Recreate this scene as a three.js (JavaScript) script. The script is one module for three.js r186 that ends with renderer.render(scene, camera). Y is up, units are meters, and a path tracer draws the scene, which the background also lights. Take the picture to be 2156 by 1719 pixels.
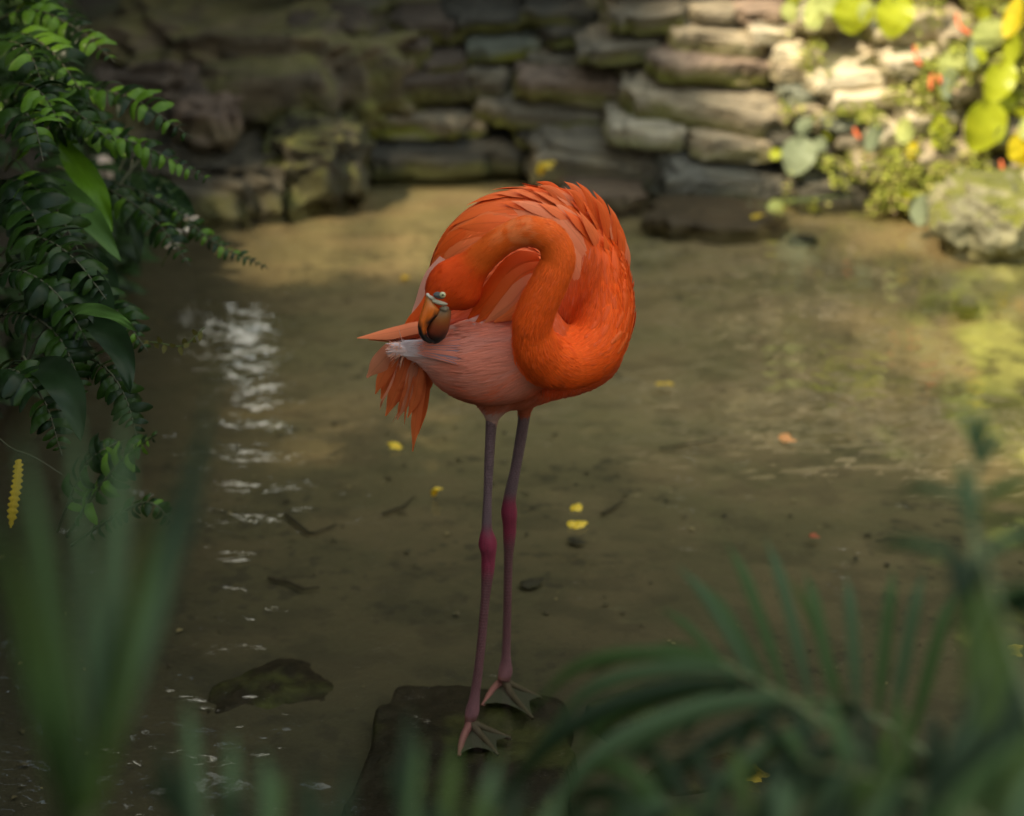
import * as THREE from 'three';
import { MarchingCubes } from 'three/addons/objects/MarchingCubes.js';
import { mergeGeometries, mergeVertices } from 'three/addons/utils/BufferGeometryUtils.js';

// ---------------------------------------------------------------- camera, sky, sun, exposure
const scene = new THREE.Scene();
const camera = new THREE.PerspectiveCamera(24.0, 1024 / 816, 0.05, 400);
camera.position.set(0, 1.85, 3.08);
camera.rotation.set(THREE.MathUtils.degToRad(-22), 0, 0);
camera.updateMatrixWorld(true);
camera.focus = 3.27;
camera.userData.fStop = camera.getFocalLength() * 0.001 / 0.030;          // a 30 mm wide aperture
const TO_SUN = new THREE.Vector3(-0.46, 0.79, 0.42).normalize();
const SKY_LEVEL = 1.05;
const sun = new THREE.DirectionalLight(new THREE.Color(1.0, 0.85, 0.60), 4.2);
sun.position.copy(TO_SUN).multiplyScalar(30);
sun.castShadow = true; sun.shadow.radius = 3.0; sun.shadow.mapSize.set(2048, 2048);
Object.assign(sun.shadow.camera, { left: -9, right: 9, top: 9, bottom: -9, near: 1, far: 60 });
scene.add(sun); scene.add(sun.target);
const renderer = new THREE.WebGLRenderer({ antialias: true });
renderer.toneMapping = THREE.LinearToneMapping;
renderer.toneMappingExposure = 1.88;
renderer.shadowMap.enabled = true;

// ---------------------------------------------------------------- helpers
const V = (x, y, z) => new THREE.Vector3(x, y, z);
const { lerp, clamp, smoothstep, degToRad: R } = THREE.MathUtils;
function rng(seed) { let a = seed | 0; return () => { a = (a + 0x6d2b79f5) | 0; let t = Math.imul(a ^ (a >>> 15), 1 | a); t = (t + Math.imul(t ^ (t >>> 7), 61 | t)) ^ t; return ((t ^ (t >>> 14)) >>> 0) / 4294967296; }; }
function hash3(x, y, z) { let h = Math.imul(x, 374761393) ^ Math.imul(y, 668265263) ^ Math.imul(z, 1274126177); h = Math.imul(h ^ (h >>> 13), 1274126177); return ((h ^ (h >>> 16)) >>> 0) / 4294967295; }
function noise(x, y, z) {
  const X = Math.floor(x), Y = Math.floor(y), Z = Math.floor(z), f = (t) => t * t * (3 - 2 * t), u = f(x - X), v = f(y - Y), w = f(z - Z);
  const l = (a, b, t) => a + (b - a) * t, h = (i, j, k) => hash3(X + i, Y + j, Z + k);
  return l(l(l(h(0, 0, 0), h(1, 0, 0), u), l(h(0, 1, 0), h(1, 1, 0), u), v), l(l(h(0, 0, 1), h(1, 0, 1), u), l(h(0, 1, 1), h(1, 1, 1), u), v), w) * 2 - 1;
}
function fbm(x, y, z, n = 4) { let s = 0, a = 0.5; for (let i = 0; i < n; i++) { s += a * noise(x, y, z); x = x * 2.03 + 7.1; y = y * 2.03 + 3.3; z = z * 2.03 + 5.7; a *= 0.5; } return s; }
// The photograph read as 2156 x 1719 points: the ray through a point, met with a plane of known z or y or a known depth.
const EYE = camera.position.clone(), FP = 859.5 / Math.tan(R(12));
function at(px, py, { z, y, d }) {
  const dir = V((px - 1078) / FP, -(py - 859.5) / FP, -1).applyQuaternion(camera.quaternion);
  const t = z !== undefined ? (z - EYE.z) / dir.z : y !== undefined ? (y - EYE.y) / dir.y : d;
  return EYE.clone().addScaledVector(dir, t);
}
const FWD = V(0, 0, -1).applyQuaternion(camera.quaternion);
const perPx = (p) => p.clone().sub(EYE).dot(FWD) / FP;                      // metres that one point covers at p

const used = new Map();
function numbered(name) { const n = used.get(name) ?? 0; used.set(name, n + 1); return n ? name + '_' + String(n).padStart(3, '0') : name; }
function tag(o, label, category, group, kind) { if (label) o.userData.label = label; if (category) o.userData.category = category; if (group) o.userData.group = group; if (kind) o.userData.kind = kind; return o; }
function thing(name, label, category, pos, group) { const o = new THREE.Group(); o.name = numbered(name); if (pos) o.position.copy(pos); scene.add(o); return tag(o, label, category, group); }
function mesh(name, geo, mat, parent) {
  const o = new THREE.Mesh(geo, mat); o.castShadow = o.receiveShadow = true;
  if (parent && parent !== scene) { o.name = name; parent.add(o); } else { o.name = numbered(name); scene.add(o); }
  return o;
}
const struct = (name, geo, mat) => tag(mesh(name, geo, mat), null, null, null, 'structure');
const mats = {};
function std(name, color, rough = 0.8, more = {}) {
  const m = new THREE.MeshPhysicalMaterial({ roughness: rough, ...more }); m.name = name;
  if (Array.isArray(color)) m.color.setRGB(...color);
  if (more.doubleSided !== undefined) delete m.doubleSided;
  m.side = THREE.DoubleSide; mats[name] = m; return m;
}
function tex(w, h, fn, srgb = false, wrap = true) {                         // fn(u, v) -> [r, g, b] 0..1 (linear when not srgb)
  const data = new Uint8Array(w * h * 4), enc = (c) => srgb ? (c <= 0.0031308 ? 12.92 * c : 1.055 * c ** (1 / 2.4) - 0.055) : c;
  for (let j = 0; j < h; j++) for (let i = 0; i < w; i++) { const c = fn(i / w, j / h), o = (j * w + i) * 4; for (let k = 0; k < 3; k++) data[o + k] = clamp(enc(c[k] ?? c[0]), 0, 1) * 255; data[o + 3] = 255; }
  const t = new THREE.DataTexture(data, w, h); t.magFilter = t.minFilter = THREE.LinearFilter; t.wrapS = t.wrapT = wrap ? THREE.RepeatWrapping : THREE.ClampToEdgeWrapping;
  if (srgb) t.colorSpace = THREE.SRGBColorSpace; t.needsUpdate = true; return t;
}
// tileable noise for grain and relief
const tileNoise = (u, v, f, s) => { const g = (i, j) => hash3(((i % f) + f) % f, ((j % f) + f) % f, s), x = u * f, y = v * f, X = Math.floor(x), Y = Math.floor(y), q = (t) => t * t * (3 - 2 * t), a = q(x - X), b = q(y - Y); return lerp(lerp(g(X, Y), g(X + 1, Y), a), lerp(g(X, Y + 1), g(X + 1, Y + 1), a), b); };
const grainBump = tex(512, 512, (u, v) => { let s = 0, a = 0.5; for (const [f, k] of [[8, 1], [19, 2], [41, 3], [97, 4], [211, 5]]) { s += a * tileNoise(u, v, f, k); a *= 0.62; } return [s * 0.8]; });

// a strip along a curve: leaves, leaflets, feathers, petals. W is half the width.
function ribbon(pts, W, { nl = 12, nw = 2, prof, up = V(0, 0, 1), fold = 0, twist = 0, wav = 0, seed = 0, tip = 0 } = {}) {
  const curve = pts.length > 2 ? new THREE.CatmullRomCurve3(pts) : new THREE.LineCurve3(pts[0], pts[1]);
  const pos = [], uv = [], idx = [], L = curve.getLength();
  prof ??= (t) => Math.sin(Math.PI * Math.min(1, t * 0.94 + 0.06) ** 0.75) ** 0.8;
  for (let i = 0; i <= nl; i++) {
    const t = i / nl, p = curve.getPoint(t), T = curve.getTangent(t), S = T.clone().cross(up).normalize();
    if (twist) S.applyAxisAngle(T, twist * t);
    const N = S.clone().cross(T).normalize(), w = W * prof(t);
    for (let j = 0; j <= nw * 2; j++) {
      const s = (j / (nw * 2)) * 2 - 1, q = p.clone().addScaledVector(S, s * w).addScaledVector(N, fold * w * (1 - s * s) + (wav ? wav * Math.sin(seed + t * 17 + s * 2.3) * Math.abs(s) : 0));
      pos.push(q.x, q.y, q.z); uv.push((s + 1) / 2, t);
      if (i < nl && j < nw * 2) { const a = i * (nw * 2 + 1) + j, b = a + nw * 2 + 1; idx.push(a, a + 1, b, b, a + 1, b + 1); }
    }
  }
  const g = new THREE.BufferGeometry(); g.setAttribute('position', new THREE.Float32BufferAttribute(pos, 3)); g.setAttribute('uv', new THREE.Float32BufferAttribute(uv, 2)); g.setIndex(idx); g.computeVertexNormals(); return g;
}
// a round tube with its own radius at each point
function tube(pts, radii, { n = 24, m = 10, straight = false, capEnds = true } = {}) {
  const c = new THREE.CatmullRomCurve3(pts, false, 'catmullrom', straight ? 0.1 : 0.5), pos = [], uv = [], idx = [], fr = c.computeFrenetFrames(n, false), L = c.getLength();
  const rad = (t) => { const x = t * (radii.length - 1), i = Math.min(radii.length - 2, Math.floor(x)); const f = x - i; return lerp(radii[i], radii[i + 1], f * f * (3 - 2 * f)); };
  for (let i = 0; i <= n; i++) {
    const t = i / n, p = c.getPoint(t), r = rad(t);
    for (let j = 0; j <= m; j++) { const a = (j / m) * Math.PI * 2, q = p.clone().addScaledVector(fr.normals[i], Math.cos(a) * r).addScaledVector(fr.binormals[i], Math.sin(a) * r); pos.push(q.x, q.y, q.z); uv.push(j / m, t * L * 10); if (i < n && j < m) { const k = i * (m + 1) + j, l = k + m + 1; idx.push(k, l, k + 1, l, l + 1, k + 1); } }
  }
  if (capEnds) for (const i of [0, n]) { const p = c.getPoint(i / n), k = pos.length / 3; pos.push(p.x, p.y, p.z); uv.push(0.5, i ? L * 10 : 0); for (let j = 0; j < m; j++) { const a = i * (m + 1) + j; i ? idx.push(a, k, a + 1) : idx.push(a, a + 1, k); } }
  const g = new THREE.BufferGeometry(); g.setAttribute('position', new THREE.Float32BufferAttribute(pos, 3)); g.setAttribute('uv', new THREE.Float32BufferAttribute(uv, 2)); g.setIndex(idx); g.computeVertexNormals(); return g;
}
function paint(g, fn) { const p = g.attributes.position, n = g.attributes.normal, c = new Float32Array(p.count * 3); for (let i = 0; i < p.count; i++) { const k = fn(p.getX(i), p.getY(i), p.getZ(i), n.getX(i), n.getY(i), n.getZ(i), i); c.set(k, i * 3); } g.setAttribute('color', new THREE.BufferAttribute(c, 3)); return g; }
const mix3 = (a, b, t) => [lerp(a[0], b[0], t), lerp(a[1], b[1], t), lerp(a[2], b[2], t)], mul3 = (a, k) => [a[0] * k, a[1] * k, a[2] * k];
const orient = (T, N) => { const y = T.clone().normalize(), x = y.clone().cross(N).normalize(), z = x.clone().cross(y); return new THREE.Matrix4().makeBasis(x, y, z); };

// the sky: bright broken cloud, bluer overhead
{
  const W = 512, H = 256, data = new Float32Array(W * H * 4);
  for (let j = 0; j < H; j++) for (let i = 0; i < W; i++) {
    const el = ((j + 0.5) / H - 0.5) * Math.PI, az = ((i + 0.5) / W - 0.5) * 2 * Math.PI, d = V(Math.cos(az) * Math.cos(el), Math.sin(el), Math.sin(az) * Math.cos(el));
    const up = clamp(d.y, 0, 1), cl = smoothstep(fbm(d.x * 2.2, d.y * 3.5, d.z * 2.2, 4), -0.25, 0.35);
    const glow = Math.pow(Math.max(0, d.dot(TO_SUN)), 6) * 0.5;
    const blue = mix3([0.85, 1.0, 1.18], [0.42, 0.66, 1.1], Math.pow(up, 0.6)), white = mix3([1.55, 1.54, 1.50], [1.30, 1.31, 1.32], Math.pow(up, 0.5));
    let c = mix3(blue, white, cl * 0.8); c = [c[0] + glow, c[1] + glow * 0.93, c[2] + glow * 0.8];
    if (d.y < 0) c = [0.25, 0.25, 0.22];
    data.set([c[0] * SKY_LEVEL * 1.07, c[1] * SKY_LEVEL, c[2] * SKY_LEVEL * 0.80, 1], (j * W + i) * 4);
  }
  const t = new THREE.DataTexture(data, W, H, THREE.RGBAFormat, THREE.FloatType); t.mapping = THREE.EquirectangularReflectionMapping; t.magFilter = t.minFilter = THREE.LinearFilter; t.needsUpdate = true;
  scene.background = t; scene.environment = t;
}

// ---------------------------------------------------------------- ground, pool floor, water
const poolLeft = (z) => -1.22 + 0.10 * Math.sin(z * 2.1) - smoothstep(z, -0.6, 0.4) * 0.35, POOL_RIGHT = (z) => lerp(2.3, 1.75, smoothstep(-z, 1.5, 3.2)), POOL_BACK = -4.0, POOL_FRONT = 1.15;
function groundHeight(x, z) {
  const n = fbm(x * 1.3, 4.2, z * 1.3, 3), out = Math.max(poolLeft(z) - x, x - POOL_RIGHT(z), POOL_BACK - z, z - POOL_FRONT);
  if (out < -0.15) return -0.45;
  const k = smoothstep(out, -0.15, 0.35);
  let top = 0.22;
  if (x < poolLeft(z)) top = lerp(0.25, 0.62, smoothstep(-z, 0.2, 1.2)) + 0.25 * smoothstep(-x, 1.3, 2.4);
  if (z < POOL_BACK) top = lerp(0.40, 1.25, smoothstep(x, -0.75, -0.3)) + (x > -0.3 ? 0.6 : 0.1) * smoothstep(-z, 4.3, 9);
  else if (x > POOL_RIGHT(z)) top = 0.45 + 0.25 * smoothstep(x, 2.2, 4);
  return lerp(-0.45, top + n * 0.12, k);
}
{
  const xs = [], zs = [], push = (a, lo, hi, st) => { for (let v = lo; v < hi - 1e-6; v += st) a.push(v); };
  for (const a of [xs, zs]) { push(a, -150, -20, 26); push(a, -20, -6, 2); push(a, -6, 5, 0.085); push(a, 5, 20, 1.5); push(a, 20, 150.1, 26); }
  const pos = [], uv = [], idx = [];
  zs.forEach((z, j) => xs.forEach((x, i) => { pos.push(x, groundHeight(x, z), z); uv.push(x, z); if (i < xs.length - 1 && j < zs.length - 1) { const a = j * xs.length + i, b = a + xs.length; idx.push(a, b, a + 1, b, b + 1, a + 1); } }));
  const g = new THREE.BufferGeometry(); g.setAttribute('position', new THREE.Float32BufferAttribute(pos, 3)); g.setAttribute('uv', new THREE.Float32BufferAttribute(uv, 2)); g.setIndex(idx); g.computeVertexNormals();
  paint(g, (x, y, z) => mix3([0.030, 0.022, 0.013], [0.045, 0.048, 0.016], smoothstep(fbm(x * 2, 1, z * 2), -0.2, 0.3)));
  struct('ground', g, std('soil', [1, 1, 1], 0.95, { vertexColors: true, bumpMap: grainBump, bumpScale: 0.02 }));
}
// sand under the water: its colour carries painted shade towards the left and the front
const floorY = (x, z) => -0.095 + 0.055 * smoothstep(-z, 2.2, 3.6) + 0.012 * fbm(x * 2.4, 9, z * 2.4, 3) + 0.03 * smoothstep(x, 1.2, 1.9);
const FX0 = -1.9, FX1 = 2.7, FZ0 = -4.4, FZ1 = 1.5;
{
  const sandTex = tex(1600, 2048, (u, v) => {
    const x = lerp(FX0, FX1, u), z = lerp(FZ0, FZ1, v), big = fbm(x * 1.1, 3, z * 1.1, 4), mid = fbm(x * 5, 7, z * 7, 4), fine = fbm(x * 38, 1, z * 44, 3), grit = hash3(Math.floor(u * 1600), Math.floor(v * 2048), 5);
    let c = mix3([0.28, 0.213, 0.118], [0.228, 0.192, 0.100], smoothstep(mid, -0.4, 0.4));
    c = mix3(c, [0.16, 0.135, 0.065], smoothstep(big + mid * 0.6, 0.0, 0.5) * 0.4);
    const frontShade = smoothstep(z + 0.45 * big + 0.25 * mid - 0.5 * x, -2.3, 0.4); c = mix3(c, [0.054, 0.050, 0.025], frontShade * 0.88);  // shade towards the front painted into the sand
    const leftShade = smoothstep(-x + big * 0.3, 0.35, 1.0); c = mix3(c, [0.038, 0.034, 0.018], leftShade * 0.85);  // shade along the left side painted into the sand
    c = mul3(c, 1 - 0.22 * smoothstep(fbm(x * 12, 41, z * 16, 4), 0.0, 0.35));
    const dark = smoothstep(fine + 0.35 * mid, 0.16, 0.52) * smoothstep(fbm(x * 3.1, 12, z * 3.1, 3) + 0.25 * frontShade, -0.05, 0.3); c = mix3(c, [0.04, 0.034, 0.02], dark * 0.6);
    const greenReflection = smoothstep(fbm(x * 4, 21, z * 4, 3) + (x - 1.42 + 0.40 * smoothstep(z, -2.6, -1.2)) * 1.3, 0.05, 0.35); c = mix3(c, mix3([0.10, 0.11, 0.03], [0.34, 0.36, 0.10], smoothstep(fbm(x * 9, 31, z * 9, 4), -0.15, 0.25)), greenReflection * 0.8);  // gold-green reflection of the sunny bank painted on the sand
    return mul3(c, (0.9 + 0.2 * grit) * lerp(0.80, 0.45, smoothstep(z - 0.3 * x, -2.4, 0.3)));  // the last factor paints the near part darker, as if shaded
  }, true, false);
  const nx = 150, nz = 170, pos = [], uv = [], idx = [];
  for (let j = 0; j <= nz; j++) for (let i = 0; i <= nx; i++) { const x = lerp(FX0, FX1, i / nx), z = lerp(FZ0, FZ1, j / nz); pos.push(x, floorY(x, z), z); uv.push(i / nx, j / nz); if (i < nx && j < nz) { const a = j * (nx + 1) + i, b = a + nx + 1; idx.push(a, b, a + 1, b, b + 1, a + 1); } }
  const g = new THREE.BufferGeometry(); g.setAttribute('position', new THREE.Float32BufferAttribute(pos, 3)); g.setAttribute('uv', new THREE.Float32BufferAttribute(uv, 2)); g.setIndex(idx); g.computeVertexNormals();
  const gb = grainBump.clone(); gb.repeat.set(9, 11); gb.needsUpdate = true;
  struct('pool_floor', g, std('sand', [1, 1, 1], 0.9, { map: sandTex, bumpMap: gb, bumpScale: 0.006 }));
}
// the water: a real rippled sheet, livelier in the near left corner
{
  const r = rng(41), waves = [];
  for (let i = 0; i < 26; i++) { const lam = 0.034 * Math.pow(6.5, r()), dir = R(-90 + (r() - 0.5) * 110); waves.push([Math.cos(dir) * 6.283 / lam, Math.sin(dir) * 6.283 / lam, r() * 6.28, lam]); }
  const H = (x, z) => {
    const lively = 0.16 + 1.25 * smoothstep(0.55 * z - x + 0.25 * noise(x * 2, 0, z * 2), 0.15, 0.95) * smoothstep(z, -0.75, 0.15) + 0.30 * smoothstep(-x, 0.42, 0.5) * smoothstep(x, -0.82, -0.66) * smoothstep(-z, -0.1, 0.5) * smoothstep(z, -2.6, -1.8);
    let y = 0; for (const [kx, kz, ph, lam] of waves) y += Math.sin(kx * x + kz * z + ph + 1.3 * noise(x * 1.7, 3, z * 1.7)) * lam * 0.0042;
    const choppy = 0.0030 * fbm(x * 15, 2, z * 30, 3);
    return lively * (y + choppy);
  };
  const xs = [], zs = []; for (let x = -1.9; x <= 2.7; x += (x > -1.1 && x < 0.1) ? 0.0085 : 0.02) xs.push(x); for (let z = -4.3; z <= 1.5; z += z > -0.9 && z < 1.0 ? 0.0085 : 0.02) zs.push(z);
  const pos = [], nor = [], idx = [], e = 0.002;
  zs.forEach((z, j) => xs.forEach((x, i) => {
    const h = H(x, z), n = V(-(H(x + e, z) - h) / e, 1, -(H(x, z + e) - h) / e).normalize(); pos.push(x, h, z); nor.push(n.x, n.y, n.z);
    if (i < xs.length - 1 && j < zs.length - 1) { const a = j * xs.length + i, b = a + xs.length; idx.push(a, b, a + 1, b, b + 1, a + 1); }
  }));
  const g = new THREE.BufferGeometry(); g.setAttribute('position', new THREE.Float32BufferAttribute(pos, 3)); g.setAttribute('normal', new THREE.Float32BufferAttribute(nor, 3)); g.setIndex(idx);
  struct('water', g, std('water', [0.93, 0.90, 0.79], 0.02, { transmission: 1, thickness: 0, ior: 1.33 }));
}

// ---------------------------------------------------------------- stones, wall and rocks
const stoneMat = std('stone', [1, 1, 1], 0.88, { vertexColors: true, bumpMap: grainBump, bumpScale: 0.03 });
const wetMat = std('wet_stone', [1, 1, 1], 0.7, { specularIntensity: 0.4, vertexColors: true, bumpMap: grainBump, bumpScale: 0.010 });
function rockGeo(sx, sy, sz, { seed = 1, box = 0.55, rough = 0.16, detail = 9, tone = [0.28, 0.25, 0.2], moss = 0.4, mossTop = 0, lichen = 0.3, freq = 2.2, flat = 0 } = {}) {
  let g = new THREE.IcosahedronGeometry(1, detail); g.deleteAttribute('uv'); g.deleteAttribute('normal'); g = mergeVertices(g, 1e-4);
  const p = g.attributes.position, uv = new Float32Array(p.count * 2), sg = (v, e) => Math.sign(v) * Math.abs(v) ** e;
  for (let i = 0; i < p.count; i++) {
    const x = p.getX(i), y = p.getY(i), z = p.getZ(i), ms = 1 / Math.pow(sx * sy * sz, 1 / 3), wx = x * sx * ms, wy = y * sy * ms, wz = z * sz * ms, d = 1 + rough * (fbm(wx * freq + seed * 3.7, wy * freq, wz * freq + seed, 4) * 2 + 0.35 * noise(wx * 7 + seed, wy * 7, wz * 7) + 0.55 * (0.5 - Math.abs(noise(wx * 3.2 + seed, wy * 3.2 + 5, wz * 3.2))));
    let X = sg(x, box) * sx * d, Y = sg(y, box) * sy * d, Z = sg(z, box) * sz * d; if (flat && Y > sy * 0.7) Y = lerp(Y, sy * 0.85, flat);
    p.setXYZ(i, X, Y, Z); uv[i * 2] = (X + Z * 0.7) * 2.2 + seed * 0.37; uv[i * 2 + 1] = (Y + Z * 0.5) * 2.2 + seed * 0.71;
  }
  g.setAttribute('uv', new THREE.BufferAttribute(uv, 2)); g.computeVertexNormals();
  return paint(g, (x, y, z, nx, ny) => {
    const q = fbm(x * 9 + seed, y * 12, z * 9, 4), f = fbm(x * 34 + seed, y * 34, z * 34, 3);
    let c = mul3(tone, 1 + 0.45 * q + 0.55 * f);
    c = mix3(c, [tone[0] * 1.7, tone[1] * 1.68, tone[2] * 1.55], smoothstep(fbm(x * 16, y * 16 + seed, z * 16, 3), 0.12, 0.4) * lichen);
    const low = smoothstep(-y / sy + q * 1.4, -0.4, 0.4) * (ny < 0.55 ? 1 : 0.4), top = smoothstep(ny + q * 0.9, 0.35, 0.8);
    c = mix3(c, mix3([0.085, 0.090, 0.012], [0.15, 0.155, 0.010], 0.5 + q), clamp(low * moss + top * mossTop, 0, 1));
    return c.map((v) => clamp(v, 0.006, 0.8));
  });
}
const wallBaseZ = (x) => lerp(lerp(-3.80, -3.52, smoothstep(x, 0.02, 0.55)), -3.25, smoothstep(x, 0.85, 1.75)), LEAN = 0.30;
function onWall(px, py) { let p = at(px, py, { z: -3.6 }); for (let k = 0; k < 4; k++) p = at(px, py, { z: wallBaseZ(p.x) - LEAN * Math.max(0, p.y) }); return p; }
const GREY = [0.26, 0.218, 0.150], PINK = [0.31, 0.22, 0.155], TAN = [0.38, 0.31, 0.205], DARK = [0.085, 0.076, 0.054], PALE = [0.62, 0.53, 0.37], BROWN = [0.13, 0.095, 0.066], GREENISH = [0.22, 0.23, 0.17];  // PALE and TAN lightened to paint strong sun on the right end
{
  const wall = thing('stone_wall', 'dry stone wall of rough flat mossy stones along the far edge of the pool', 'wall', V(0.5, 0, -3.6));
  // px, py centre, width, height (points of the photograph), tilt in degrees (positive: right end up), tone, moss, lichen
  const S = [
    [872, 254, 270, 58, -1, TAN, 0.95, 0.15], [935, 322, 345, 74, 1, DARK, 0.25, 0.1], [880, 172, 225, 92, 2, BROWN, 0.35, 0.1], [770, 206, 66, 24, 0, TAN, 0.2, 0.2], [1036, 152, 95, 82, 5, GREY, 0.5, 0.2],
    [1160, 218, 296, 66, -2, GREY, 0.6, 0.5], [1060, 76, 175, 46, 2, GREENISH, 0.8, 0.1], [1040, 14, 210, 42, 0, DARK, 0.4, 0.1], [1262, 334, 300, 116, -4, GREY, 0.15, 0.9], [1225, 166, 285, 68, -3, PINK, 0.45, 0.3],
    [1366, 26, 172, 60, 6, GREY, 0.5, 0.3], [1302, 86, 188, 50, 5, GREY, 0.4, 0.3], [1510, 66, 200, 66, -7, TAN, 0.6, 0.4], [1490, 126, 252, 72, -6, PINK, 0.6, 0.5], [1492, 212, 356, 92, -6, TAN, 0.5, 0.6],
    [1358, 266, 172, 64, -6, PALE, 0.35, 0.4], [1530, 292, 186, 60, -6, TAN, 0.55, 0.4], [1515, 384, 296, 112, -9, [0.15, 0.137, 0.105], 0.45, 0.8], [1690, 92, 106, 44, -4, PALE, 0.1, 0.3], [1804, 140, 200, 50, 3, PALE, 0.1, 0.3],
    [1830, 190, 200, 48, 6, PALE, 0.1, 0.3], [1688, 178, 88, 46, -6, GREENISH, 0.3, 0.2], [1618, 45, 102, 48, -10, PALE, 0.1, 0.3], [1758, 242, 84, 36, -2, GREENISH, 0.4, 0.1], [1862, 338, 170, 62, -9, TAN, 0.95, 0.1],
    [1770, 394, 226, 100, -3, DARK, 0.1, 0.3], [1600, 8, 120, 34, 0, PINK, 0.1, 0.2], [1720, 30, 120, 50, 2, PALE, 0.2, 0.2], [1180, 112, 130, 44, 0, GREY, 0.4, 0.2], [1200, 60, 120, 50, 3, DARK, 0.4, 0.2],
    [1185, 10, 160, 44, 2, DARK, 0.3, 0.2], [1500, 14, 110, 40, -2, TAN, 0.3, 0.2], [1880, 250, 150, 44, 4, PALE, 0.3, 0.2], [1960, 220, 130, 50, 8, PALE, 0.6, 0.2], [1700, 225, 70, 60, 0, TAN, 0.3, 0.2],
    [1985, 300, 160, 60, 6, TAN, 0.7, 0.2], [1930, 110, 150, 56, 8, PALE, 0.5, 0.2], [2070, 160, 180, 70, 10, TAN, 0.7, 0.2], [2060, 60, 200, 70, 8, TAN, 0.7, 0.2], [2120, 260, 170, 80, 6, TAN, 0.8, 0.2], [1900, 40, 150, 60, 6, PALE, 0.5, 0.2], [2060, 350, 150, 70, 4, GREY, 0.8, 0.2],
    [1820, 290, 120, 40, -5, GREY, 0.4, 0.2], [1700, 320, 110, 50, -3, DARK, 0.3, 0.2], [820, 90, 180, 70, 0, BROWN, 0.3, 0.1], [930, 110, 120, 50, 4, BROWN, 0.5, 0.1], [905, 40, 150, 60, 0, BROWN, 0.4, 0.1], [1640, 290, 70, 60, 0, DARK, 0.3, 0.2], [1650, 130, 80, 50, -5, TAN, 0.3, 0.3],
    [1130, 275, 110, 40, -4, DARK, 0.4, 0.2], [2200, 340, 160, 90, 4, TAN, 0.8, 0.2], [2230, 120, 180, 100, 6, TAN, 0.6, 0.2], [690, 60, 180, 90, 0, BROWN, 0.4, 0.1], [2240, 240, 160, 90, 6, TAN, 0.6, 0.2],
  ];
  S.forEach(([px, py, w, h, tilt, tone, moss, lichen], i) => {
    const dim = lerp(0.48, 0.9, smoothstep(px - py * 0.2, 1280, 1620)); tone = mul3(tone, dim); if (px < 1500) moss = Math.min(1, moss * 1.35 + 0.1);  // shade left of the sunlit end painted into the stone tones
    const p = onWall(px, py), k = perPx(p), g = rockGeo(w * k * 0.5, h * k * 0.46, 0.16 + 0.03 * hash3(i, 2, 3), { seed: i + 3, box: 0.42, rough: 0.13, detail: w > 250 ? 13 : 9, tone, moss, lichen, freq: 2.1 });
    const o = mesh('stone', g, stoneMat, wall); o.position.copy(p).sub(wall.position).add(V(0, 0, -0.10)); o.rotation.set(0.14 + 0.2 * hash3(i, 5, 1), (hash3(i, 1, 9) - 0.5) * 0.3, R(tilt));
  });
  // courses that carry on above and beside the frame, and small stones wedged into the joints
  const r = rng(17);
  for (let row = 0; row < 3; row++) for (let x = -0.7; x < 2.5; x += 0.3 + 0.2 * r()) { const y = 0.78 + row * 0.12, o = mesh('stone', rockGeo(0.17 + 0.06 * r(), 0.062, 0.16, { seed: 90 + row * 20 + x * 7, detail: 5, tone: x > 0.9 ? PALE : GREY, moss: 0.4 }), stoneMat, wall); o.position.set(x, y, wallBaseZ(x) - LEAN * y - 0.08).sub(wall.position); o.rotation.z = (r() - 0.5) * 0.16; }
  const small = [];
  for (let i = 0; i < 260; i++) { const x = -0.75 + 3.1 * r(), y = 0.72 * r(), g = rockGeo(0.04 + 0.06 * r(), 0.025 + 0.02 * r(), 0.09, { seed: 200 + i, detail: 3, tone: mix3(x > 0.95 ? TAN : DARK, GREY, r() * 0.6), moss: 0.5 }); g.rotateZ((r() - 0.5) * 0.5); g.translate(x - 0.5, y, wallBaseZ(x) - LEAN * y - 0.17 + 3.6); small.push(g); }
  tag(mesh('wedge_stone', mergeGeometries(small), stoneMat, wall), null, null, null, 'stuff');
  const bg = new THREE.PlaneGeometry(3.6, 1.3, 40, 14), bp = bg.attributes.position;
  for (let i = 0; i < bp.count; i++) { const x = bp.getX(i) + 0.95, y = bp.getY(i) + 0.5; bp.setXYZ(i, x - 0.5, y, wallBaseZ(x) - LEAN * Math.max(0, y) - 0.26 + 0.03 * fbm(x * 5, y * 5, 1) + 3.6); }
  bg.computeVertexNormals(); mesh('earth_core', bg, mats.soil_dark ?? std('soil_dark', [0.025, 0.02, 0.013], 0.95), wall);
}
function rock(name, label, px, py, w, h, depthM, where, o = {}, group) {
  const p = at(px, py, where), k = perPx(p), m = tag(mesh(name, rockGeo(w * k / 2, h * k / 2, depthM / 2, o), o.wet ? wetMat : stoneMat), label, o.cat ?? 'rock', group);
  m.position.copy(p); m.rotation.set(o.rx ?? 0, o.ry ?? 0, R(o.tilt ?? 0)); return m;
}
const OLIVE = [0.12, 0.105, 0.052], UMBER = [0.098, 0.074, 0.046];
rock('mossy_rock', 'squarish mossy rock with yellow-green patches left of the lowest wall ledge', 668, 350, 200, 210, 0.5, { z: -3.62 }, { seed: 5, box: 0.72, rough: 0.24, detail: 26, tone: [0.045, 0.038, 0.022], moss: 0.25, mossTop: 0.4, lichen: 0.6, freq: 2.6 });
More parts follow.
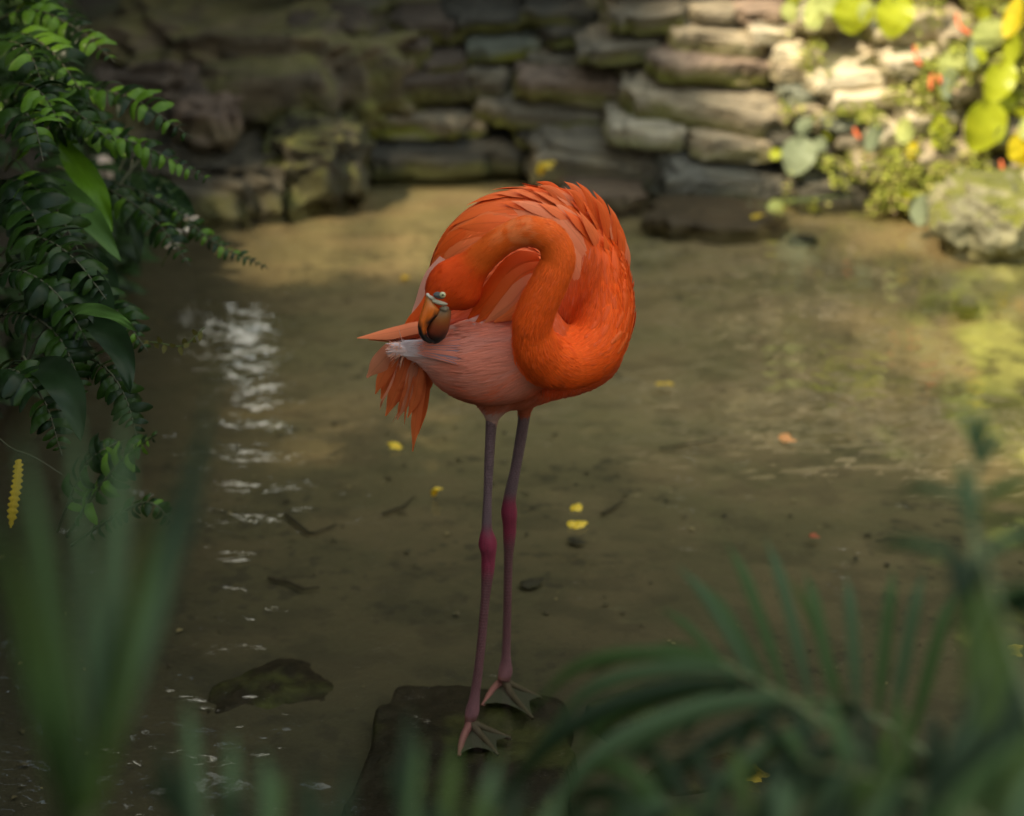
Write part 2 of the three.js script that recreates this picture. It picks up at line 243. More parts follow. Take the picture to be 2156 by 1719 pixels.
rock('mossy_rock', 'dark low rock at the water under the fern fronds on the far left', 420, 385, 380, 150, 0.55, { z: -3.55 }, { seed: 8, box: 0.6, rough: 0.25, detail: 20, tone: [0.06, 0.05, 0.031], moss: 0.3, lichen: 0.35, freq: 3.4 });
rock('mossy_rock', 'broad brown mossy boulder rising out of the frame behind the ferns', 560, 148, 780, 262, 0.9, { z: -4.15 }, { seed: 13, box: 0.7, rough: 0.2, detail: 34, tone: UMBER, moss: 0.5, mossTop: 0.35, lichen: 0.6, freq: 2.6 });
rock('mossy_rock', 'rounded brown rock half hidden between fern and boulder', 330, 215, 260, 170, 0.5, { z: -3.85 }, { seed: 21, rough: 0.25, detail: 16, tone: [0.085, 0.062, 0.045], moss: 0.3, lichen: 0.5, freq: 2.6 });
rock('mossy_rock', 'small pale brown rock face beside the dark hollow at the left', 440, 245, 130, 100, 0.35, { z: -3.62 }, { seed: 23, rough: 0.22, detail: 12, tone: [0.13, 0.09, 0.065], moss: 0.2, lichen: 0.6, freq: 2.6 });
rock('sunlit_pebble', 'small pale pink stone catching sunlight behind the long green leaf', 212, 362, 46, 56, 0.08, { z: -2.75 }, { seed: 31, detail: 6, tone: [0.55, 0.42, 0.34], moss: 0, cat: 'stone', lichen: 0.3 });
rock('mossy_boulder', 'rounded yellow-green mossy boulder at the water edge on the right', 2085, 462, 230, 170, 0.42, { z: -3.02 }, { seed: 44, box: 0.85, rough: 0.16, detail: 22, tone: [0.27, 0.25, 0.15], moss: 0.2, mossTop: 0.9, lichen: 0.4, freq: 3, cat: 'boulder' });
rock('submerged_rock', 'brown flat slab just under water below the wall, yellow petal on it', 1505, 462, 290, 56, 0.36, { z: -3.30 }, { seed: 47, box: 0.6, rough: 0.14, detail: 14, tone: [0.060, 0.042, 0.022], moss: 0.1, lichen: 0.2, wet: true, tilt: -4 });
rock('submerged_rock', 'narrow brown slab in the water under the grey wall stone', 1275, 402, 180, 40, 0.3, { z: -3.52 }, { seed: 48, box: 0.6, detail: 10, tone: [0.10, 0.07, 0.045], moss: 0.1, lichen: 0.2, wet: true, tilt: -4 });
rock('pebble', 'flat black pebble on the sand right of the submerged slab', 1690, 508, 62, 26, 0.06, { y: -0.045 }, { seed: 51, box: 0.8, rough: 0.08, detail: 7, tone: [0.016, 0.018, 0.014], moss: 0, lichen: 0, cat: 'pebble' });
rock('pebble', 'dark olive pebble on the sunlit sand by the right edge', 2036, 648, 52, 30, 0.06, { y: -0.05 }, { seed: 52, box: 0.8, rough: 0.08, detail: 7, tone: [0.05, 0.052, 0.025], moss: 0, lichen: 0, cat: 'pebble' });
{ // the slab the bird stands on, a hand's depth of water around it
  const mk = (label, corners, topY, seed, tone) => {
    const pts = corners.map(([px, py]) => at(px, py, { y: topY })), c = pts.reduce((a, b) => a.add(b), V(0, 0, 0)).multiplyScalar(1 / pts.length);
    const shape = new THREE.Shape(pts.map((p) => new THREE.Vector2(p.x - c.x, -(p.z - c.z))));
    let g = new THREE.ExtrudeGeometry(shape, { depth: 0.12, bevelEnabled: true, bevelSize: 0.012, bevelThickness: 0.012, bevelSegments: 3, curveSegments: 4 }); g.rotateX(-Math.PI / 2); g.translate(0, -0.132, 0);
    // a finer skin so that the top can be uneven
    const ng = rockSkin(pts, c, seed, tone); const o = tag(mesh('submerged_rock', ng, wetMat), label, 'rock'); o.position.copy(c); return o;
  };
  function rockSkin(pts, c, seed, tone) {
    const n = 110, rings = 26, pos = [], idx = [], uv = [], cr = new THREE.CatmullRomCurve3(pts.map((p) => V(p.x - c.x, 0, p.z - c.z)), true, 'catmullrom', 0.3);
    for (let k = 0; k <= rings; k++) for (let i = 0; i <= n; i++) {
      const e = cr.getPoint((i % n) / n), t = k / rings, top = Math.min(1, t / 0.8), side = Math.max(0, (t - 0.8) / 0.2), ws = 1 + 0.06 * noise(e.x * 14 + seed, 1, e.z * 14) + 0.10 * fbm(e.x * 5 + seed, 2, e.z * 5, 4) + 0.10 * side;
      const x = e.x * top * ws, z = e.z * top * ws, y = -0.004 - 0.012 * top * top + 0.022 * fbm(x * 11 + seed, 3, z * 11, 5) - 0.004 - side * side * 0.11;
      pos.push(x, y, z); uv.push(x * 2.2, z * 2.2); if (k < rings && i < n) { const a = k * (n + 1) + i, b = a + n + 1; idx.push(a, a + 1, b, b, a + 1, b + 1); }
    }
    let g = new THREE.BufferGeometry(); g.setAttribute('position', new THREE.Float32BufferAttribute(pos, 3)); g.setAttribute('uv', new THREE.Float32BufferAttribute(uv, 2)); g.setIndex(idx); g.computeVertexNormals();
    return paint(g, (x, y, z) => mul3(mix3(tone, [0.035, 0.038, 0.012], smoothstep(fbm(x * 11, seed, z * 11, 4), -0.1, 0.3)), 1 + 0.7 * fbm(x * 60, 1, z * 60, 3)));
  }
  mk('dark wet slab under water that the flamingo stands on', [[828, 1424], [905, 1420], [1010, 1430], [1090, 1440], [1180, 1470], [1200, 1560], [1190, 1680], [1120, 1790], [900, 1830], [740, 1790], [738, 1680], [762, 1580], [800, 1490]], -0.030, 3, [0.013, 0.010, 0.006]);
  mk('dark submerged rock left of the slab under the bird', [[440, 1432], [510, 1398], [600, 1372], [660, 1374], [706, 1418], [690, 1462], [600, 1470], [560, 1500], [500, 1482], [430, 1500]], -0.078, 7, [0.016, 0.012, 0.007]);
  mk('long dark submerged rock right of the bird behind palm leaflets', [[1240, 1470], [1360, 1425], [1500, 1405], [1540, 1412], [1480, 1450], [1380, 1490], [1290, 1520]], -0.045, 9, [0.022, 0.012, 0.008]);
  mk('dark submerged rock low on the right under the palm fronds', [[1360, 1620], [1400, 1592], [1460, 1576], [1510, 1580], [1540, 1566], [1560, 1590], [1520, 1640], [1400, 1660]], -0.072, 12, [0.026, 0.018, 0.010]);
}

// ---------------------------------------------------------------- the flamingo
{
  const Z0 = -0.08, P = (px, py, z) => at(px, py, { z });
  const bird = thing('flamingo', 'orange flamingo standing on a wet slab, neck looped back to preen its side', 'flamingo', V(0, 0, 0));
  const ORANGE = [0.86, 0.100, 0.007], BACK = [0.84, 0.140, 0.034], REDOR = [0.78, 0.070, 0.005], ROSE = [0.68, 0.200, 0.128], PALEROSE = [0.66, 0.30, 0.24], WHITE = [0.66, 0.52, 0.52], BELLY = [0.46, 0.10, 0.045], RUSSET = [0.60, 0.075, 0.008];
  // neck from the breast, down round the bend, up and over to the head: point, z, radius in points
  const N = [[1208, 478, -0.145, 44], [1246, 530, -0.115, 52], [1268, 607, -0.068, 59], [1270, 680, -0.03, 60], [1243, 740, 0.01, 60], [1185, 770, 0.055, 51], [1137, 742, 0.088, 49], [1121, 690, 0.105, 42], [1135, 640, 0.112, 41], [1160, 588, 0.112, 39], [1175, 545, 0.108, 36.5], [1160, 504, 0.104, 34], [1115, 487, 0.100, 33], [1068, 501, 0.094, 31], [1027, 531, 0.088, 32], [990, 566, 0.080, 36]];
  const nc = new THREE.CatmullRomCurve3(N.map(([x, y, z]) => P(x, y, z)), false, 'catmullrom', 0.5), NS = 90, np = [], nr = [], nt = [];
  for (let i = 0; i <= NS; i++) { const t = i / NS, p = nc.getPoint(t), x = t * (N.length - 1), k = Math.min(N.length - 2, Math.floor(x)), f = x - k; np.push(p); nr.push(lerp(N[k][3], N[k + 1][3], f * f * (3 - 2 * f)) * perPx(p)); nt.push(nc.getTangent(t)); }
  // ellipsoids: centre, half axes (x, y, z), roll in the picture plane
  const ell = (px, py, z, rx, ry, rz, roll = 0) => { const c = P(px, py, z), k = perPx(c); return { c, r: V(rx * k, ry * k * 1.04, rz), cs: Math.cos(roll), sn: Math.sin(roll) }; };
  const dE = (e, p) => { let x = p.x - e.c.x, y = p.y - e.c.y, z = p.z - e.c.z; const a = x * e.cs + y * e.sn, b = -x * e.sn + y * e.cs; const k0 = Math.hypot(a / e.r.x, b / e.r.y, z / e.r.z), k1 = Math.hypot(a / e.r.x ** 2, b / e.r.y ** 2, z / e.r.z ** 2); return k1 < 1e-9 ? -0.05 : k0 * (k0 - 1) / k1; };
  const smin = (a, b, k) => { const h = Math.max(k - Math.abs(a - b), 0) / k; return Math.min(a, b) - h * h * k * 0.25; };
  const DOME = ell(1110, 602, Z0 - 0.045, 195, 190, 0.105), REAR = ell(985, 650, Z0 - 0.015, 118, 70, 0.085, R(42)), BELL = ell(1075, 790, Z0, 105, 64, 0.085), SIDE = ell(1205, 735, Z0 - 0.045, 105, 88, 0.075);
  const FLANK = ell(1055, 742, Z0 + 0.085, 150, 104, 0.085, R(16)), TUFT = [P(985, 738, 0.03), 0.045, P(872, 736, 0.052), 0.0125], INNER = ell(1085, 610, Z0 + 0.075, 62, 92, 0.06, R(-38));
  const crest = [P(935, 693, 0.04), P(1110, 634, 0.04)], cN = V(-(crest[1].y - crest[0].y), crest[1].x - crest[0].x, 0).normalize(); cN.z = -0.75; cN.normalize();
  const caps = (p, i0, i1) => { let d = 9; for (let i = i0; i < i1; i++) { const a = np[i], b = np[i + 1]; const bx = b.x - a.x, by = b.y - a.y, bz = b.z - a.z, ax = p.x - a.x, ay = p.y - a.y, az = p.z - a.z, h = clamp((ax * bx + ay * by + az * bz) / (bx * bx + by * by + bz * bz), 0, 1); const q = Math.hypot(ax - bx * h, ay - by * h, az - bz * h) - lerp(nr[i], nr[i + 1], h); if (q < d) d = q; } return d; };
  const thighs = [[P(1040, 835, -0.03), 0.034, P(1036, 884, -0.022), 0.0115], [P(1108, 820, -0.13), 0.03, P(1104, 866, -0.13), 0.0125]];
  const dCone = ([a, ra, b, rb], p) => { const ab = b.clone().sub(a), h = clamp(p.clone().sub(a).dot(ab) / ab.lengthSq(), 0, 1); return p.distanceTo(a.clone().addScaledVector(ab, h)) - lerp(ra, rb, h); };
  // the head: skull and cheek, round at the crown, narrowing to the bill
  const SKULL = ell(948, 592, 0.077, 50, 42, 0.034, R(38)), CHEEK = ell(972, 612, 0.076, 42, 40, 0.032, R(25)), FACE = ell(924, 625, 0.080, 27, 38, 0.024, R(-8));
  const CUT = 33;
  function dBody(p) {
    let d = smin(dE(DOME, p), dE(REAR, p), 0.05); d = smin(d, dE(BELL, p), 0.05); d = smin(d, dE(SIDE, p), 0.06);
    for (const t of thighs) d = smin(d, dCone(t, p), 0.02);
    return d;
  }
  const dFlank = (p) => { const e = smin(dE(FLANK, p), dCone(TUFT, p), 0.05), c = p.clone().sub(crest[0]).dot(cN); const k = 0.006, h = Math.max(k - Math.abs(e - c), 0) / k; return Math.max(e, c) + h * h * k * 0.25; };
  const dHead = (p) => smin(smin(dE(SKULL, p), dE(CHEEK, p), 0.02), dE(FACE, p), 0.018);
  function sdf(p) {
    let d = dBody(p);
    d = Math.min(d, dFlank(p)); d = smin(d, dE(INNER, p), 0.012);
    d = smin(d, caps(p, 0, CUT), 0.025);
    let n = caps(p, CUT, NS); n = smin(n, dHead(p), 0.022);
    return smin(d, n, 0.006);
  }
  const grad = (f, p, e = 0.0015) => V(f(V(p.x + e, p.y, p.z)) - f(V(p.x - e, p.y, p.z)), f(V(p.x, p.y + e, p.z)) - f(V(p.x, p.y - e, p.z)), f(V(p.x, p.y, p.z + e)) - f(V(p.x, p.y, p.z - e))).normalize();
  // ---- how the plumage lies: direction (in picture points), colour, length, at places on the bird
  const G = [
    // neck is handled along its own line; these are the body
    [1300, 560, 0.0, -0.15, -1, ORANGE, 30], [1300, 640, 0.02, 0.0, -1, ORANGE, 26], [1310, 720, 0.02, 0.3, -1, ORANGE, 20], [1240, 790, 0.03, 1, -0.4, ORANGE, 18], [1170, 820, 0.03, 0.2, 1, REDOR, 18], [1225, 690, 0, 0.1, -1, RUSSET, 22], [1235, 600, 0.01, 0.1, -1, RUSSET, 26],
    [1220, 500, 0.03, -0.6, -1, BACK, 34], [1180, 430, 0, -1, -0.4, BACK, 36], [1100, 420, 0, -1, 0.1, BACK, 36], [1020, 460, 0, -1, 0.7, BACK, 36], [960, 520, 0, -0.7, 1, BACK, 36], [915, 600, 0, -0.5, 1, PALEROSE, 30], [890, 670, 0, -0.6, 0.8, ORANGE, 26],
    [1060, 590, 0.05, -0.5, 0.9, BACK, 34], [1110, 560, 0.05, -0.7, 0.6, BACK, 34], [1090, 625, 0.05, -0.8, 0.7, ROSE, 30], [990, 660, 0.05, -0.9, 0.6, BACK, 26],
    [1080, 680, 0.09, -1, 0.2, ROSE, 34], [1000, 705, 0.09, -1, 0.2, ROSE, 36], [940, 735, 0.08, -1, 0.05, PALEROSE, 40], [880, 735, 0.05, -1, 0.0, WHITE, 40], [1060, 760, 0.1, -1, 0.15, ROSE, 34], [980, 775, 0.09, -1, 0.0, ROSE, 34], [1030, 815, 0.07, -1, 0.1, ROSE, 28], [1095, 800, 0.05, -0.8, 0.5, ROSE, 24],
    [1120, 840, 0, -0.8, 0.5, BELLY, 20], [1040, 850, 0, -0.5, 0.8, BELLY, 18], [1000, 835, 0, -0.8, 0.5, BELLY, 18], [1036, 872, -0.02, 0, 1, [0.45, 0.26, 0.22], 10], [1105, 862, -0.13, 0, 1, BELLY, 12],
  ].map(([px, py, z, dx, dy, c, len]) => { const p = P(px, py, z), q = P(px + dx * 20, py + dy * 20, z); return { p, f: q.sub(p).normalize(), c, len: len * 0.00082 }; });
  function guide(p) {
    const dn = Math.min(caps(p, 12, NS) + 0.0005, dHead(p)), db = Math.min(dBody(p), dFlank(p));
    let f = V(0, 0, 0), c = [0, 0, 0], len = 0, w = 0;
    for (const g of G) { const dx = p.x - g.p.x, dy = p.y - g.p.y, dz = Math.max(0, Math.abs(p.z - g.p.z) - 0.05) * 0.4, k = 1 / (dx * dx + dy * dy + dz * dz + 2e-5) ** 2; f.addScaledVector(g.f, k); c = c.map((v, i) => v + g.c[i] * k); len += g.len * k; w += k; }
    f.normalize(); c = mul3(c, 1 / w); len /= w;
    if (dn < db + 0.004) {
      let best = 9, bi = 0; for (let i = 12; i <= NS; i++) { const d = p.distanceToSquared(np[i]); if (d < best) { best = d; bi = i; } }
      const t = bi / NS, h = smoothstep(t, 0.95, 1.0), k = smoothstep(t, 0.14, 0.30);
      const nf = nt[bi].clone().negate(), col = mix3(mix3(ORANGE, [0.78, 0.112, 0.009], smoothstep(t, 0.5, 0.75)), REDOR, h);
      f = f.lerp(nf, k).normalize(); c = mix3(c, mix3(col, [0.84, 0.28, 0.10], 0.4 * smoothstep(t, 0.74, 0.80) * (1 - smoothstep(t, 0.86, 0.92)) * smoothstep(noise(p.x * 90, p.y * 90, p.z * 90), -0.3, 0.6)), k); len = lerp(len, lerp(0.012, 0.0075, smoothstep(t, 0.4, 0.85)), k);  // pale highlight on top of the neck painted into the plumage colour
    } else if (dFlank(p) > dBody(p) + 0.004 && p.z > 0) c = mix3(c, BACK, 0);
    const along = p.dot(f), q = fbm(p.x * 26 - f.x * along * 22, p.y * 26 - f.y * along * 22, p.z * 26 - f.z * along * 22, 3);
    if (dn >= db + 0.004) { const rosy = clamp((c[2] - 0.05) / 0.08, 0, 1); c = mix3(c, [c[0] * 1.12, c[1] * 0.72, c[2] * 0.45], smoothstep(q, 0.0, 0.35) * rosy * 0.8); c = mix3(c, PALEROSE, smoothstep(-q, 0.1, 0.4) * rosy * 0.3); c = mul3(c, 1 + 0.2 * q); } else c = mul3(c, 1 + 0.18 * q);
    return { f, c: c.map((v) => Math.min(v, 0.93)), len, neck: dn < db };
  }
  // ---- one continuous skin
  const lo = P(835, 890, -0.2), hi = P(1345, 380, 0.2), ctr = V((lo.x + hi.x) / 2, (lo.y + hi.y) / 2, -0.035), HALF = 0.285, RES = 150;
  const mc = new MarchingCubes(RES, new THREE.MeshStandardMaterial(), false, false, 260000); mc.isolation = 0; mc.reset();
  { const p = V(0, 0, 0), hs = RES / 2; for (let k = 0; k < RES; k++) for (let j = 0; j < RES; j++) for (let i = 0; i < RES; i++) { p.set(ctr.x + (i - hs) / hs * HALF, ctr.y + (j - hs) / hs * HALF, ctr.z + (k - hs) / hs * HALF); const e = Math.hypot((p.x - DOME.c.x) / 0.32, (p.y - DOME.c.y + 0.05) / 0.34, (p.z + 0.04) / 0.24); mc.field[i + j * RES + k * RES * RES] = e > 1.05 ? -0.1 : -sdf(p); } }
  mc.update();
  const cnt = mc.count ?? mc.geometry.drawRange.count, src = mc.positionArray;
  let skin = new THREE.BufferGeometry(); { const a = new Float32Array(cnt * 3); for (let i = 0; i < cnt * 3; i += 3) { a[i] = ctr.x + src[i] * HALF; a[i + 1] = ctr.y + src[i + 1] * HALF; a[i + 2] = ctr.z + src[i + 2] * HALF; } skin.setAttribute('position', new THREE.BufferAttribute(a, 3)); }
  skin = mergeVertices(skin, 1e-5);
  { const p = skin.attributes.position, n = new Float32Array(p.count * 3), c = new Float32Array(p.count * 3), uv = new Float32Array(p.count * 2), v = V(0, 0, 0);
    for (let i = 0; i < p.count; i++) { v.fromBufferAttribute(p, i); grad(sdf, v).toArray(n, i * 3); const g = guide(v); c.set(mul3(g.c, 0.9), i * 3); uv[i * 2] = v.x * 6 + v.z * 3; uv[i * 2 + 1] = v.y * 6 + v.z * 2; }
    skin.setAttribute('normal', new THREE.BufferAttribute(n, 3)); skin.setAttribute('color', new THREE.BufferAttribute(c, 3)); skin.setAttribute('uv', new THREE.BufferAttribute(uv, 2)); }
  console.log('bird skin', cnt / 3);
  mesh('body', skin, std('plumage_skin', [1, 1, 1], 0.75, { vertexColors: true, specularIntensity: 0.3 }), bird);
  // ---- small feathers over all of it
  const barb = tex(64, 256, (u, v) => { const s = Math.abs(u - 0.5) * 2, b = 0.5 + 0.5 * Math.sin((v * 90 + s * 16) * 3.1 + 4 * tileNoise(u, v, 9, 3)); const k = 0.86 + 0.05 * b + 0.10 * smoothstep(v, 0.55, 1) - (s < 0.07 ? 0.10 : 0); return [k, k * (0.97 + 0.05 * v), k]; }, false, false);
  const featherMat = (name, c, rough = 0.58, tr = 0.10) => std(name, c, rough, { map: barb, specularIntensity: 0.35, transmission: tr, thickness: 0 });
  {
    const r = rng(99), p = skin.attributes.position, ix = skin.index.array, tri = ix.length / 3, cum = new Float32Array(tri); let A = 0; const a = V(0, 0, 0), b = V(0, 0, 0), c = V(0, 0, 0);
    for (let i = 0; i < tri; i++) { a.fromBufferAttribute(p, ix[i * 3]); b.fromBufferAttribute(p, ix[i * 3 + 1]); c.fromBufferAttribute(p, ix[i * 3 + 2]); A += b.clone().sub(a).cross(c.clone().sub(a)).length() / 2; cum[i] = A; }
    const mini = ribbon([V(0, 0, 0), V(0, 0.5, 0.02), V(0, 1, -0.03)], 0.19, { nl: 3, nw: 1, up: V(0, 0, 1), fold: 0.16, prof: (t) => [0.45, 1, 0.8, 0.08][Math.round(t * 3)] });
    { const n = mini.attributes.normal; for (let i = 0; i < n.count; i++) { const v = V(n.getX(i) * 0.35, n.getY(i) * 0.2, 1).normalize(); n.setXYZ(i, v.x, v.y, v.z); } }
    const COUNT = 150000, plum = new THREE.InstancedMesh(mini, std('plumage', [1, 1, 1], 0.7, { specularIntensity: 0.3 }), COUNT), col = new THREE.Color(), q = V(0, 0, 0); let n = 0;
    for (let k = 0; k < COUNT; k++) {
      const s = r() * A; let l = 0, h = tri - 1; while (l < h) { const m = (l + h) >> 1; cum[m] < s ? (l = m + 1) : (h = m); }
      a.fromBufferAttribute(p, ix[l * 3]); b.fromBufferAttribute(p, ix[l * 3 + 1]); c.fromBufferAttribute(p, ix[l * 3 + 2]); let u = r(), v = r(); if (u + v > 1) { u = 1 - u; v = 1 - v; }
      q.copy(a).addScaledVector(b.clone().sub(a), u).addScaledVector(c.clone().sub(a), v);
      const nn = grad(sdf, q), g = guide(q); if (g.neck && dHead(q) < 0.004 && q.distanceTo(P(915, 640, 0.09)) < 0.026) continue;   // bare skin round eye and bill
      let T = g.f.clone().addScaledVector(nn, -g.f.dot(nn)); if (T.lengthSq() < 0.02) continue; T.normalize();
      T.applyAxisAngle(nn, (r() - 0.5) * 0.2); const lift = (r() < 0.07 ? (g.neck ? 0.2 : 0.08) : 0.03) + 0.09 * r() * r(), L = g.len * (0.6 + 0.9 * r());
      T.addScaledVector(nn, lift).normalize(); const M = orient(T, nn.clone().addScaledVector(T, -nn.dot(T)).normalize()), wid = g.neck ? 0.30 : 0.30;
      M.scale(V(L * wid, L, L)); M.setPosition(q.addScaledVector(nn, -0.0006)); plum.setMatrixAt(n, M);
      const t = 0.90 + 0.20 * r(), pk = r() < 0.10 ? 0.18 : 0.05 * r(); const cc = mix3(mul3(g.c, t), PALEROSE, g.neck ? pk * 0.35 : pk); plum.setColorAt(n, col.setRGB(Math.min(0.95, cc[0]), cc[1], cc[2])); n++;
    }
    plum.count = n; plum.name = 'plumage'; plum.castShadow = plum.receiveShadow = true; bird.add(tag(plum, null, null, null, 'stuff'));
  }
  // ---- the long feathers of back and wings, laid like shingles round the loop
  {
    const tones = [[0.87, 0.130, 0.020], [0.86, 0.165, 0.042], [0.85, 0.22, 0.09], [0.86, 0.105, 0.010], [0.76, 0.33, 0.23]].map((c, i) => featherMat('back_feather_' + 'abcde'[i], c));
    const prof = (t) => (t < 0.12 ? lerp(0.45, 0.8, t / 0.12) : Math.min(1, lerp(0.8, 1, (t - 0.12) / 0.25)) * (1 - smoothstep(t, 0.55, 1.02)) ** 0.8);
    const shapes = [0.15, 0.2, 0.3, 0.5].map((bend) => { const pts = []; for (let i = 0; i <= 6; i++) { const s = i / 6, a = s / bend * 0.1; pts.push(V(0, bend * Math.sin(a) / 0.1, -bend * (1 - Math.cos(a)) / 0.1)); } return ribbon(pts, 0.135, { nl: 10, nw: 2, up: V(0, 0, 1), fold: 0.22, prof }); });
    const r = rng(7); let n = 0;
    const put = (th, ph, L, lift, sh, tone, side = 0, wide = 1) => {
      const e = DOME, ct = Math.cos(th), st = Math.sin(th), cp = Math.cos(ph), sp = Math.sin(ph);
      let q = V(e.c.x + e.r.x * ct * cp, e.c.y + e.r.y * st * cp, e.c.z + e.r.z * sp), nn = V(ct * cp / e.r.x, st * cp / e.r.y, sp / e.r.z).normalize(), T = V(-e.r.x * st, e.r.y * ct, 0).normalize();
      const d = dBody(q); q.addScaledVector(nn, -d);                                                       // onto the real skin where other forms swell it
      T.addScaledVector(nn, -T.dot(nn)).normalize().applyAxisAngle(nn, side); T.addScaledVector(nn, lift).normalize(); const N2 = nn.addScaledVector(T, -nn.dot(T)).normalize();
      const o = mesh('feather', shapes[sh], tones[tone], bird); o.matrixAutoUpdate = false; o.matrix.copy(orient(T, N2)).scale(V(L * wide, L, L)).setPosition(q.addScaledVector(N2, 0.002)); n++;
    };
    for (let row = 0; row < 8; row++) for (let i = 0; i < 21; i++) {
      const ph = R(-28 + row * 13.5 + (r() - 0.5) * 5), th = R(18 + i * 8.2 + (row % 2) * 4.1 + (r() - 0.5) * 4);
      const deg = th * 57.3, spikes = deg > 15 && deg < 80 && row < 5;
      const tone = deg > 158 && row < 3 ? (r() < 0.7 ? 4 : 2) : deg > 95 ? [0, 3, 1, 0, 3, 0][Math.floor(r() * 6)] : [0, 1, 1, 2, 0, 3, 1, 2, 0][Math.floor(r() * 9)];
      put(th, ph, spikes ? 0.080 + 0.02 * r() : 0.105 + 0.03 * r(), spikes ? 0.08 + 0.12 * r() : 0.015 + 0.03 * r(), spikes ? 1 : 0, tone, (r() - 0.5) * (spikes ? 0.25 : 0.12), spikes ? 0.9 : 1.0);
    }
    // a few that stand off the outline on the shoulder
    for (const [deg, ph, L, lift] of [[0, 12, 0.085, 0.26], [9, 8, 0.088, 0.31], [17, 14, 0.09, 0.30], [26, 6, 0.09, 0.31], [34, 14, 0.092, 0.28], [43, 8, 0.092, 0.25], [52, 12, 0.092, 0.2], [62, 10, 0.095, 0.14], [13, 28, 0.085, 0.27], [30, 28, 0.09, 0.26], [21, -10, 0.09, 0.26], [39, -8, 0.09, 0.22]]) put(R(deg), R(ph), L, lift, 2, [0, 1, 2, 3][n % 4], 0, 0.8);
    // breast and mantle feathers that climb the base of the neck towards the back
    for (let row = 2; row < 9; row++) for (let k = 0; k < 7; k++) {
      const i = Math.round(1 + row * 3.1), a = R(-70 + k * 26 + (row % 2) * 13 + (r() - 0.5) * 10), T0 = nt[i], X = V(1, 0, 0).addScaledVector(T0, -T0.x).normalize(), Y = X.clone().cross(T0).multiplyScalar(-1); if (Y.z < 0) Y.negate();
      const nn = X.multiplyScalar(Math.cos(a)).addScaledVector(Y, Math.sin(a)), q = np[i].clone().addScaledVector(nn, nr[i]); if (sdf(q) < -0.006) continue; q.addScaledVector(nn, -sdf(q));
      const T = T0.clone().negate().addScaledVector(nn, row < 4 ? 0.05 + 0.10 * r() : 0.03 + 0.07 * r()).normalize().applyAxisAngle(nn, (r() - 0.5) * 0.25), L = lerp(0.095, 0.05, row / 8) * (0.85 + 0.3 * r());
      const N2 = nn.addScaledVector(T, -nn.dot(T)).normalize(), o = mesh('feather', shapes[row < 4 ? 1 : 2], tones[row > 4 ? (r() < 0.7 ? 3 : 0) : [0, 0, 3, 1, 0, 3, 1, 0, 2][Math.floor(r() * 9)]], bird); o.matrixAutoUpdate = false; o.matrix.copy(orient(T, N2)).scale(V(L * 0.72, L, L)).setPosition(q.addScaledVector(N2, 0.001)); n++;
    }
    // ruffled shoulder feathers whose tips stand off the outline
    for (const [bx, by, tx, ty] of [[1196, 412, 1128, 392], [1240, 430, 1184, 391], [1262, 452, 1208, 391], [1288, 484, 1242, 409], [1302, 514, 1272, 438], [1310, 548, 1289, 468], [1314, 585, 1302, 500], [1225, 436, 1160, 402], [1276, 480, 1226, 410], [1296, 520, 1258, 436], [1306, 560, 1280, 470]]) for (let k = 0; k < 3; k++) {
      const z = Z0 - 0.045 + (k - 1) * 0.032 + 0.01 * (r() - 0.5), j = k === 1 ? 0 : 9, B = P(bx - 6 + j * (r() - 0.5), by + 10 + j, z), E = P(tx + (tx - 1110) * 0.045 + (k === 1 ? 0 : 10 * r()), ty - 9 + (k === 1 ? 0 : 4 + 12 * r()), z - 0.004), m = B.clone().lerp(E, 0.5), o2 = m.clone().sub(DOME.c).setZ(0).normalize(), up = o2.clone().multiplyScalar(0.45).add(V(0, 0, 1));
      mesh('feather', ribbon([B, B.clone().lerp(E, 0.34).addScaledVector(o2, 0.006), B.clone().lerp(E, 0.68).addScaledVector(o2, 0.007), E], 0.0082, { nl: 12, nw: 2, up, fold: 0.25, prof: (t) => prof(t) * (1 - 0.35 * smoothstep(t, 0.35, 0.8)) }), tones[[0, 1, 3, 1, 0, 2][Math.floor(r() * 6)]], bird);
    }
    // wing feathers seen inside the loop of the neck
    const In = (pts, W, tone, up) => mesh('wing_feather', ribbon(pts.map(([x, y, z]) => P(x, y, z)), W, { nl: 14, nw: 3, up: up ?? V(0, 0.2, 1), fold: 0.25, prof: (t) => Math.min(1, 0.55 + 2.2 * t) * (1 - smoothstep(t, 0.62, 1.03)) ** 0.7 }), tones[tone], bird);
    In([[1135, 545, 0.058], [1085, 560, 0.066], [1040, 615, 0.064], [985, 672, 0.05]], 0.020, 3); In([[1140, 560, 0.062], [1095, 580, 0.072], [1055, 630, 0.070], [1000, 682, 0.056]], 0.019, 0); In([[1145, 580, 0.066], [1110, 600, 0.078], [1075, 640, 0.078], [1020, 680, 0.066]], 0.018, 2); In([[1148, 605, 0.066], [1120, 620, 0.08], [1090, 650, 0.082], [1040, 680, 0.072]], 0.016, 1);
    // folded wing tip that points out behind, and the pale outer edge of the far wing
    In([[935, 545, -0.03], [905, 600, -0.02], [885, 660, -0.01], [862, 692, 0.0]], 0.017, 4, V(-0.5, 0.3, 1)); In([[925, 600, 0.01], [898, 650, 0.02], [872, 680, 0.02], [840, 708, 0.015]], 0.015, 3, V(-0.3, 0.5, 1));
    In([[930, 690, 0.03], [880, 690, 0.05], [825, 702, 0.045], [752, 712, 0.03]], 0.0115, 2, V(0.1, 0.75, 0.7)); In([[925, 700, 0.02], [880, 702, 0.04], [830, 712, 0.035], [775, 716, 0.02]], 0.010, 2, V(0.1, -0.4, 1)); In([[930, 670, 0.02], [895, 684, 0.03], [850, 694, 0.03], [800, 706, 0.02]], 0.010, 3, V(0.1, 0.8, 0.6));
